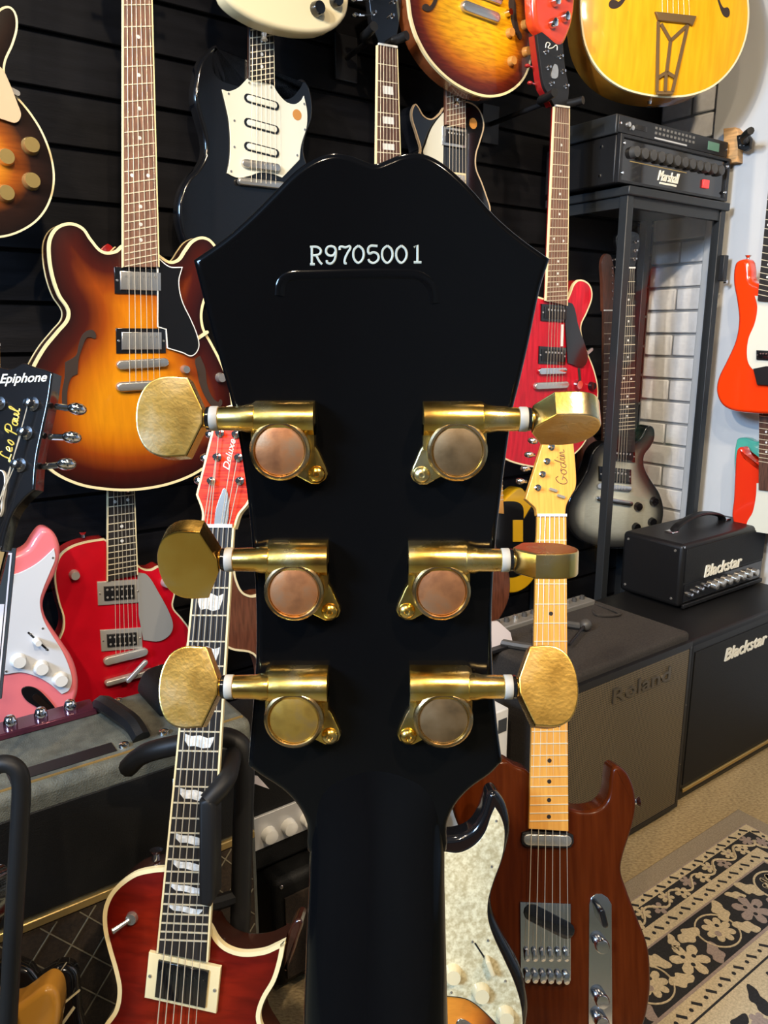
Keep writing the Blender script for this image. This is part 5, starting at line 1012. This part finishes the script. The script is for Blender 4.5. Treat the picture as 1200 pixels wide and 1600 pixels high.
a = pl.q((1098, 902)); text('logo', 'Blackstar', 'logo_white', o, a[0], a[1], 0.003, 0.188, 0.034, 0, 0.15, 0.016, 0.003)
hd_ = MB(); pth = path3([(0.10, H2 + 0.002, -0.10), (0.12, H2 + 0.018, -0.10), (0.19, H2 + 0.034, -0.10), (0.26, H2 + 0.034, -0.10), (0.33, H2 + 0.018, -0.10), (0.35, H2 + 0.002, -0.10)], 5)
t_ = MB().tube([(x, yy, 0) for x, yy, zz in pth], 0.006, 8); t_.v = [(x, yy, -0.10 + zz * 2.2) for x, yy, zz in t_.v]; t_.build('handle', 'vinyl', o)
for x_ in (0.09, 0.36): MB().box(x_ - 0.012, x_ + 0.012, H2 - 0.001, H2 + 0.006, -0.115, -0.085).build('handle_bracket', 'chrome', o, bevel=0.002)
for x_, y_, z_ in ((0.0, 0.165, -0.025), (0.0, 0.03, -0.025), (0.0, 0.165, -0.175), (0.0, 0.03, -0.175)): MB().lathe((x_ + 0.001, y_, z_), [(0.0045, 0), (0.003, -0.003)], 8, 'x').build('corner_screw', 'nickel', o)
MB().lathe((0.004, H2 - 0.006, -0.004), [(0.004, 0), (0.003, 0.004)], 8).build('corner_screw', 'chrome', o)

# glass display case with a silver burst guitar inside
CD, CN, CW, CDp, CH = 1.745, -1.335, 0.455, 0.275, 1.552
o, pl = amp('display_case', CD, CN, 0.0, 'tall black-framed glass display case standing in the corner', 'display case')
for x_ in (0, CW - 0.026):
    for z_ in (-CDp, -0.026): MB().box(x_, x_ + 0.026, 0.0, CH - 0.02, z_, z_ + 0.026).build('post', 'frame_grey', o, bevel=0.002)
MB().box(-0.006, CW + 0.006, CH - 0.022, CH, -CDp - 0.004, 0.008).build('top', 'frame_grey', o, bevel=0.003)
MB().box(0.026, CW - 0.026, CH - 0.050, CH - 0.022, -0.020, -0.004).build('rail', 'frame_grey', o); MB().box(0.004, 0.022, CH - 0.050, CH - 0.022, -CDp + 0.026, -0.026).build('rail', 'frame_grey', o)
MB().box(0.0, CW, 0.0, 0.08, -CDp, 0).build('plinth', 'frame_grey', o, bevel=0.002)
MB().box(0.024, CW - 0.024, 0.08, CH - 0.05, -0.016, -0.011).build('glass_pane', 'glass', o); MB().box(0.010, 0.015, 0.08, CH - 0.05, -CDp + 0.02, -0.022).build('glass_pane', 'glass', o); MB().box(CW - 0.015, CW - 0.010, 0.08, CH - 0.022, -CDp + 0.02, -0.022).build('glass_pane', 'glass', o)
a = pl.q((1136, 425)); hg = MB().box(CW - 0.008, CW + 0.014, a[1] - 0.028, a[1] + 0.045, -0.012, 0.014).build('hinge', 'satin_black', o, bevel=0.002)
MB().lathe((CW + 0.004, a[1] - 0.03, 0.014), [(0.007, 0), (0.005, 0.008)], 10).build('lock', 'chrome', hg)
sp = Pl(P(CD + 0.22, CN - 0.11, 0), 22.0); sp = Pl(CAM + ray(960, 850) * ((sp.O - CAM).dot(sp.N) / ray(960, 850).dot(sp.N)), 20.0)
sv = Gt('single_cut_guitar', sp, 'silver burst single-cut guitar with black knobs inside the glass case')
sv.body([(972, 700, 1), (955, 690), (938, 694), (926, 708), (920, 730), (908, 752), (893, 775), (886, 800), (890, 826), (908, 846), (940, 856), (975, 857), (1008, 850), (1030, 830), (1038, 800), (1032, 772), (1018, 750), (1008, 730), (1008, 712), (1018, 698), (1024, 684), (1022, 668), (1012, 666), (1004, 680), (992, 690), (984, 686, 1)], 0.045, 'gloss_black', 'silver_top', None, 0.006, 0.004)
sv.hum([(934, 728), (984, 733), (984, 756), (934, 751)], 'gloss_black', 'satin_black', 0.002); sv.hum([(946, 700), (990, 704), (990, 722), (946, 718)], 'gloss_black', 'satin_black', 0.002); sv.bar('bridge', (934, 758), (980, 763), 8, 0.004, 0.012, 'chrome'); sv.bar('tailpiece', (932, 778), (982, 786), 8, 0.004, 0.014, 'chrome', 0.002)
for p in ((995, 791), (1020, 783), (992, 823), (1017, 815)): sv.knob(p, 6.5, 0.014, 'gloss_black')
sv.neck((970, 420), (988, 420), (962, 704), (988, 706), (966, 762), 22, 'ebony', None, z=0.012, depth=0.015); sv.strings((950, 762), (972, 764))
sv.poly('headstock', [(970, 420, 1), (966, 405), (960, 370), (978, 362), (996, 368), (992, 405), (988, 420, 1)], -0.004, 0.008, 'gloss_black', 0.001, smooth=True)
for p in ((967, 378), (968, 392), (969, 405), (990, 378), (989, 392), (988, 405)): sv.post(p, 0.008)
# guitar added inside the case, in place of a reflection in its left pane
dg_ = Gt('double_cut_guitar', wallpl(930, 700, -1.572), 'plum guitar added in place of a reflection in the left pane of the glass case')
dg_.neck((940, 486), (956, 486), (938, 700), (958, 702), (948, 790), 21, 'rosewood', None, back='mahogany', z=0.01, depth=0.012); dg_.poly('headstock', [(940, 486, 1), (939, 440), (938, 410), (944, 397), (952, 400), (957, 425), (958, 470), (956, 486, 1)], -0.004, 0.006, 'mahogany', 0.001, smooth=True)
for y_ in (406, 418, 430, 442, 454, 466): dg_.post((954, y_), 0.006, 0.8)
dg_.body([(936, 690, 1), (925, 678), (914, 668), (906, 680), (910, 710), (904, 745), (895, 785), (905, 820), (940, 835), (985, 825), (998, 790), (985, 745), (980, 705), (988, 680), (978, 672), (966, 684), (958, 692, 1)], 0.025, 'mahogany', None, None, 0.006)

# rack amplifier on the case and a thin unit on that
o, pl = amp('amplifier_head', 1.712, -1.352, CH, 'black rack amplifier with white script and red switch on top of the glass case')
W, H, Dp = 0.50, 0.122, 0.24
MB().box(0, W, 0.006, H, -Dp, -0.004).build('cabinet', 'vinyl', o, bevel=0.004)
MB().ring([(0, 0.006), (W, 0.006), (W, H), (0, H)], [(0.012, 0.014), (W - 0.012, 0.014), (W - 0.012, H - 0.008), (0.012, H - 0.008)], -0.004, 0.010).build('front_frame', 'satin_black', o, bevel=0.002)
pn = MB().box(0.012, W - 0.012, 0.012, H - 0.006, -0.004, 0.002).build('front_panel', 'gloss_black', o)
knobs_row(pn, (0.06, 0.085, 0.002), (0.45, 0.085, 0.002), 12, 0.0135, 0.016, 'cable')
MB().box(0.05, 0.30, 0.062, 0.064, 0.002, 0.0026).build('trim_line', 'gold_trim', pn)
a = pl.q((1026, 282)); text('logo', 'Marshall', 'logo_white', pn, a[0], a[1], 0.002, 0.095, 0.026, 0, 0.35, 0.0, 0.003); MB().box(a[0] + 0.01, a[0] + 0.085, a[1] - 0.008, a[1] - 0.003, 0.002, 0.004).build('logo_underline', 'logo_white', pn)
a = pl.q((1100, 288)); MB().box(a[0] - 0.014, a[0] + 0.014, a[1] - 0.011, a[1] + 0.011, 0.002, 0.008).build('power_switch', 'red_lamp', pn, bevel=0.001)
for x_, y_ in ((0.006, 0.03), (0.006, 0.10), (W - 0.022, 0.03), (W - 0.022, 0.10)): MB().lathe((x_ + 0.008, y_, 0.008), [(0.005, 0), (0.003, 0.004)], 10).build('rack_screw', 'chrome', o)
for y_, z_ in ((0.10, -0.05), (0.03, -0.05), (0.10, -0.19), (0.03, -0.19)): MB().lathe((0.0, y_, z_), [(0.005, 0.001), (0.003, -0.003)], 8, 'x').build('corner_screw', 'chrome', o)
o, pl = amp('effects_unit', 1.706, -1.355, CH + H + 0.001, 'thin dark rack unit with small buttons lying on the rack amplifier', 'audio unit')
MB().box(0, 0.505, 0.0, 0.046, -0.22, 0).build('case', 'frame_grey', o, bevel=0.003)
pn = MB().box(0.006, 0.50, 0.003, 0.043, 0.0, 0.003).build('front_panel', 'satin_black', o, bevel=0.001)
mb = MB()
for i in range(11):
    for j in range(2): mb.box(0.155 + i * 0.017, 0.163 + i * 0.017, 0.018 + j * 0.012, 0.024 + j * 0.012, 0.003, 0.0045)
mb.build('buttons', 'grey_panel', pn)
MB().box(0.155, 0.30, 0.007, 0.011, 0.003, 0.004).build('label_strip', 'white_panel', pn); MB().box(0.07, 0.12, 0.018, 0.030, 0.003, 0.004).build('display', 'gloss_black', pn)
knobs_row(pn, (0.04, 0.024, 0.003), (0.055, 0.018, 0.003), 2, 0.006, 0.008, 'nickel'); MB().box(0.40, 0.455, 0.012, 0.034, 0.003, 0.004).build('screen', mat('green_lcd', (0.12, 0.25, 0.18), 0.3), pn)
for x_ in (0.012, 0.493): MB().lathe((x_, 0.024, 0.003), [(0.004, 0), (0.003, 0.003)], 8).build('rack_screw', 'chrome', o)

# ---------------- right-hand wall
def brickpl(px, py, off):
    rr = ray(px, py); k = (WD - off) / rr.dot(dv); return Pl(CAM + rr * k, -54.0)
os_ = Gt('double_cut_guitar', brickpl(1180, 645, 0.17), 'bright orange-red double-cut guitar with white pickguard at the right edge')
os_.body([(1147, 412), (1157, 405), (1167, 406), (1171, 420), (1173, 437), (1186, 444, 1), (1202, 446, 1), (1216, 440), (1235, 425), (1246, 440), (1240, 480), (1243, 520), (1270, 560), (1280, 605), (1262, 636), (1220, 646), (1160, 645), (1130, 636), (1118, 615), (1120, 592), (1134, 562), (1147, 532), (1152, 500), (1149, 470), (1144, 440)], 0.045, 'orange_red', None, None, 0.012)
os_.poly('pickguard', [(1180, 462, 1), (1184, 480), (1180, 505), (1170, 530), (1168, 558), (1174, 574), (1190, 584), (1225, 590), (1232, 520), (1222, 466, 1)], 0.0, 0.003, 'guard_white', smooth=True, bevel=0.0005)
os_.neck((1222, 110), (1240, 110), (1187, 470), (1212, 472), (1204, 590), 22, 'ebony', None, back='maple', z=0.012)
os_.hum([(1184, 547), (1222, 549), (1222, 564), (1184, 562)], 'satin_black', 'gloss_black', 0.002); o = os_.poly('tremolo', [(1180, 576), (1200, 572), (1230, 576), (1228, 604), (1186, 601)], 0.002, 0.012, 'satin_black', 0.002)
a = os_.pl.q((1162, 405)); MB().lathe((a[0], a[1] - 0.003, -0.022), [(0.005, 0), (0.004, 0.008), (0.009, 0.014)], 10, 'y').build('strap_button', 'chrome', os_.o)
lr = Gt('double_cut_guitar', brickpl(1180, 830, 0.10), 'flat red guitar with white pickguard at the right edge behind the amplifier head')
lr.body([(1150, 704), (1157, 699), (1164, 712), (1178, 722), (1192, 719), (1206, 716, 1), (1235, 716, 1), (1250, 730), (1275, 712), (1285, 740), (1278, 800), (1290, 808), (1262, 828), (1200, 832), (1155, 829), (1143, 810), (1145, 780), (1147, 740)], 0.045, 'red_flat', None, None, 0.008)
lr.poly('pickguard', [(1183, 755, 1), (1182, 775), (1177, 800), (1168, 822), (1190, 832), (1250, 830), (1260, 750, 1)], 0.0, 0.003, 'guard_white', smooth=True)
lr.neck((1190, 470), (1206, 470), (1188, 765), (1214, 768), (1205, 825), 21, 'rosewood', None, back='maple', z=0.010)
tl = Gt('double_cut_guitar', brickpl(1180, 760, 0.045), 'turquoise guitar body behind the flat red one')
tl.body([(1150, 688), (1165, 684), (1180, 690), (1200, 686), (1240, 690), (1245, 750), (1225, 800), (1160, 800), (1148, 750)], 0.03, 'teal', None, None, 0.006)
hp = brickpl(1154, 232, 0.0)
h = thing('guitar_hanger', hp, 'wooden block hanger with black yoke on the white wall at the right', 'hanger')
MB().prism(hp.Q([(1142, 204), (1160, 202), (1165, 208), (1164, 256), (1142, 258)]), 0.004, 0.04, 0.002).build('block', 'wood_block', h)
yk = MB().prism(hp.Q([(1166, 216), (1182, 212), (1188, 220), (1186, 236), (1178, 240), (1168, 236)]), 0.04, 0.052, 0.002).build('plate', 'satin_black', h)
MB().tube(path3([(*hp.q((1180, 226)), 0.05), (*hp.q((1192, 222)), 0.10), (*hp.q((1215, 216)), 0.14)], 4), 0.010, 8).build('yoke', 'rubber', h)
for p in ((1171, 220), (1178, 219), (1172, 231), (1178, 231)): a = hp.q(p); MB().lathe((a[0], a[1], 0.052), [(0.003, 0), (0.002, 0.002)], 8).build('bolt', 'nickel', yk)
# ---------------- price card at left
cp_ = Pl(at_depth(5, 1090, 1.0), 10.0, 4.0)
pc = thing('price_card', cp_, 'dark price card with pale border at the left edge in front of the pink guitar', 'sign')
o = MB().prism(cp_.Q([(-70, 852), (25, 857), (2, 1092), (-95, 1086)]), -0.003, 0.0).build('card', 'sign_grey', pc)
MB().ring(cp_.Q([(-64, 860), (19, 864), (-2, 1085), (-88, 1080)]), cp_.Q([(-62, 863), (16, 867), (-4, 1082), (-85, 1077)]), 0.0, 0.0006).build('printed_border', 'paper', o)
MB().prism(cp_.Q([(-66, 945), (7, 944), (-4, 1060), (-82, 1058)]), 0.0, 0.0008).build('printed_panel', 'paper', o)
MB().tube([(*cp_.q((-30, 1089)), -0.004), (*cp_.q((-32, 1172)), -0.004)], 0.004).build('stem', 'satin_black', pc)
# black stand hoop at the left edge
lp = Pl(at_depth(20, 1300, 0.72), 5.0, 8.0); bs = thing('guitar_stand', Pl(Vector((lp.O.x, lp.O.y + 0.05, 0)), 5.0), 'black tubular stand hoop at the left edge in front of the combo amplifier', 'stand', 'tubular floor stands')
inv2 = bs.matrix_world.inverted() @ lp.mx() if False else Pl(Vector((lp.O.x, lp.O.y + 0.05, 0)), 5.0).mx().inverted() @ lp.mx()
L4 = lambda p, z=0: tuple(inv2 @ Vector((*lp.q(p), z)))
MB().tube(path3([L4((-60, 1330)), L4((-30, 1225)), L4((-5, 1196)), L4((22, 1198)), L4((33, 1225)), L4((30, 1300)), L4((24, 1400)), L4((18, 1500)), L4((10, 1640))], 6), 0.0085, 10).build('hoop', 'rubber', bs)
a = L4((10, 1640))
for x_, z_ in ((0.12, 0.06), (-0.16, 0.05), (0.0, -0.18)): MB().tube([a, (a[0] + x_, 0.0185, a[2] + z_)], 0.009, 8).build('leg', 'satin_black', bs)

# ---------------- rug
RD1, RN0 = 1.746, -0.872
rp = Matrix(((dv.x, nv.x, 0, P(RD1, RN0, 0).x), (dv.y, nv.y, 0, P(RD1, RN0, 0).y), (0, 0, 1, 0), (0, 0, 0, 1)))   # x back along dv (negative), y along nv
rug = bpy.data.objects.new('patterned_rug', None); COL.objects.link(rug); rug.matrix_world = rp
tag(rug, 'black and cream floral rug with patterned borders on the carpet at the lower right', 'rug')
RW, RLn = 1.75, 1.45
def frame_band(name, o0, o1, m, z):   # a band running all round the rug between two insets
    return MB().ring([(-RW + o0, o0), (-o0, o0), (-o0, RLn - o0), (-RW + o0, RLn - o0)], [(-RW + o1, o1), (-o1, o1), (-o1, RLn - o1), (-RW + o1, RLn - o1)], 0.0005, z).build(name, m, rug)
base = MB().box(-RW, 0, 0, RLn, 0.0, 0.006).build('backing', 'taupe', rug, bevel=0.002)
frame_band('border_band', 0.046, 0.066, 'rug_cream', 0.0075); frame_band('border_line', 0.044, 0.0465, 'rug_brown', 0.0078); frame_band('vine_band', 0.066, 0.109, 'rug_black', 0.0073)
frame_band('border_band', 0.109, 0.142, 'rug_cream', 0.0075); frame_band('border_line', 0.142, 0.146, 'rug_brown', 0.0076); fld = frame_band('flower_band', 0.146, 0.252, 'rug_black', 0.0072); frame_band('border_line', 0.252, 0.258, 'rug_brown', 0.0076); frame_band('border_band', 0.258, 0.292, 'rug_cream', 0.0075)
frame_band('border_line', 0.292, 0.296, 'rug_black', 0.0076); frame_band('inner_field', 0.296, 0.72, 'rug_cream', 0.0074)
def flower(cx, cy, r, petals, ang, m, z=0.0082, notch=0.62):
    pts = []
    for i in range(petals * 6):
        t = 2 * math.pi * i / (petals * 6); rr = r * (notch + (1 - notch) * abs(math.cos(petals * t / 2)) ** 0.7); pts.append((cx + rr * math.cos(t + ang), cy + rr * math.sin(t + ang)))
    return MB().prism(pts, 0.006, z).build('flower_motif', m, rug)
def leaf(cx, cy, l, wd, ang, m, z=0.0081):
    sh = [(-0.5, 0), (-0.2, 0.32), (0.0, 0.5), (0.12, 0.3), (0.3, 0.38), (0.5, 0), (0.3, -0.25), (0.1, -0.5), (-0.1, -0.3), (-0.3, -0.35)]
    ca, sa = math.cos(ang), math.sin(ang); MB().prism([(cx + x * l * ca - yy * wd * sa, cy + x * l * sa + yy * wd * ca) for x, yy in sm(sh, 3)], 0.006, z).build('leaf_motif', m, rug)
def disc(cx, cy, r, m, z): MB().lathe((cx, cy, 0), [(r, 0.006), (r, z)], 10).build('flower_centre', m, rug)
for side in range(2):
    def XY(s_, o_): return (-s_, o_) if side == 0 else (-o_, s_)
    n_s = (1.0 if side == 0 else 0.8)
    # dashes in the cream bands
    for o_, st_ in ((0.056, 0.041), (0.1255, 0.040), (0.275, 0.040)):
        s_ = o_ + 0.02; i = 0; mb = MB()
        while s_ < n_s:
            x0, y0 = XY(s_, o_); aa = 0.9 if side == 0 else 0.7; dx, dy = 0.0095 * math.cos(aa), 0.0095 * math.sin(aa); px_, py_ = -0.0032 * math.sin(aa), 0.0032 * math.cos(aa)
            mb.prism([(x0 - dx + px_, y0 - dy + py_), (x0 + dx + px_, y0 + dy + py_), (x0 + dx - px_, y0 + dy - py_), (x0 - dx - px_, y0 - dy - py_)], 0.006, 0.0079)
            x1, y1 = XY(s_ + st_ * 0.5, o_ + 0.002); mb.lathe((x1, y1, 0), [(0.0042, 0.006), (0.0042, 0.0079)], 8); s_ += st_ * 1.15; i += 1
        mb.build('dash_row', 'rug_black', rug)
    # scrolling vine with small flowers
    pts = []; s_ = 0.09
    while s_ < n_s: pts.append((*XY(s_, 0.0875 + 0.013 * math.sin(s_ * 2 * math.pi / 0.085)), 0.0070)); s_ += 0.006
    MB().tube(pts, 0.0030, 5).build('vine', 'rug_cream', rug)
    s_ = 0.105; i = 0
    while s_ < n_s:
        x0, y0 = XY(s_, 0.0875 + (0.006 if i % 2 else -0.006)); flower(x0, y0, 0.0175, 5 if i % 2 else 6, s_ * 9, 'rug_cream' if i % 3 else 'rug_brown', 0.0079, 0.45); disc(x0, y0, 0.0035, 'rug_black' if i % 2 else 'rug_brown', 0.0083); s_ += 0.040; i += 1
    # big flowers, rings and leaves
    s_ = 0.20; i = 0
    while s_ < n_s:
        x0, y0 = XY(s_, 0.199)
        if i % 2 == 0:
            ring_ = [(x0 + 0.046 * math.cos(t_), y0 + 0.042 * math.sin(t_), 0.0068) for t_ in [2 * math.pi * j / 28 for j in range(29)]]; MB().tube(ring_, 0.0022, 5).build('ring_motif', 'rug_cream', rug)
            flower(x0 + 0.004, y0, 0.033, 8, 0.4 + i, 'rug_cream', 0.0081, 0.6); disc(x0 - 0.008, y0 + 0.006, 0.007, 'rug_brown', 0.0085); disc(x0 + 0.010, y0 - 0.008, 0.0045, 'rug_black', 0.0085)
        else:
            flower(x0, y0 + 0.010, 0.040, 6, 0.9 * i, 'rug_brown' if i % 4 == 1 else 'rug_cream', 0.0081, 0.4)
            for j in range(3): disc(x0 + 0.013 * math.cos(j * 2.1), y0 + 0.010 + 0.013 * math.sin(j * 2.1), 0.0045, 'rug_black', 0.0085)
            leaf(x0 + 0.012, y0 - 0.034, 0.045, 0.022, 0.7 * i, 'rug_cream')
        x1, y1 = XY(s_ + 0.058, 0.172); leaf(x1, y1, 0.062, 0.036, 1.1 + i, 'rug_cream'); x1, y1 = XY(s_ + 0.056, 0.228); leaf(x1, y1, 0.055, 0.034, -0.5 + i * 1.3, 'rug_cream' if i % 2 else 'rug_brown')
        s_ += 0.112; i += 1
    # sprays on the inner field
    s_ = 0.36; i = 0
    while s_ < n_s:
        x0, y0 = XY(s_, 0.335 + 0.01 * (i % 2)); leaf(x0, y0, 0.07, 0.03, 0.5 + i * 0.8, 'rug_black', 0.0080); flower(*XY(s_ + 0.04, 0.36), 0.018, 5, i, 'rug_brown', 0.0080); s_ += 0.08; i += 1
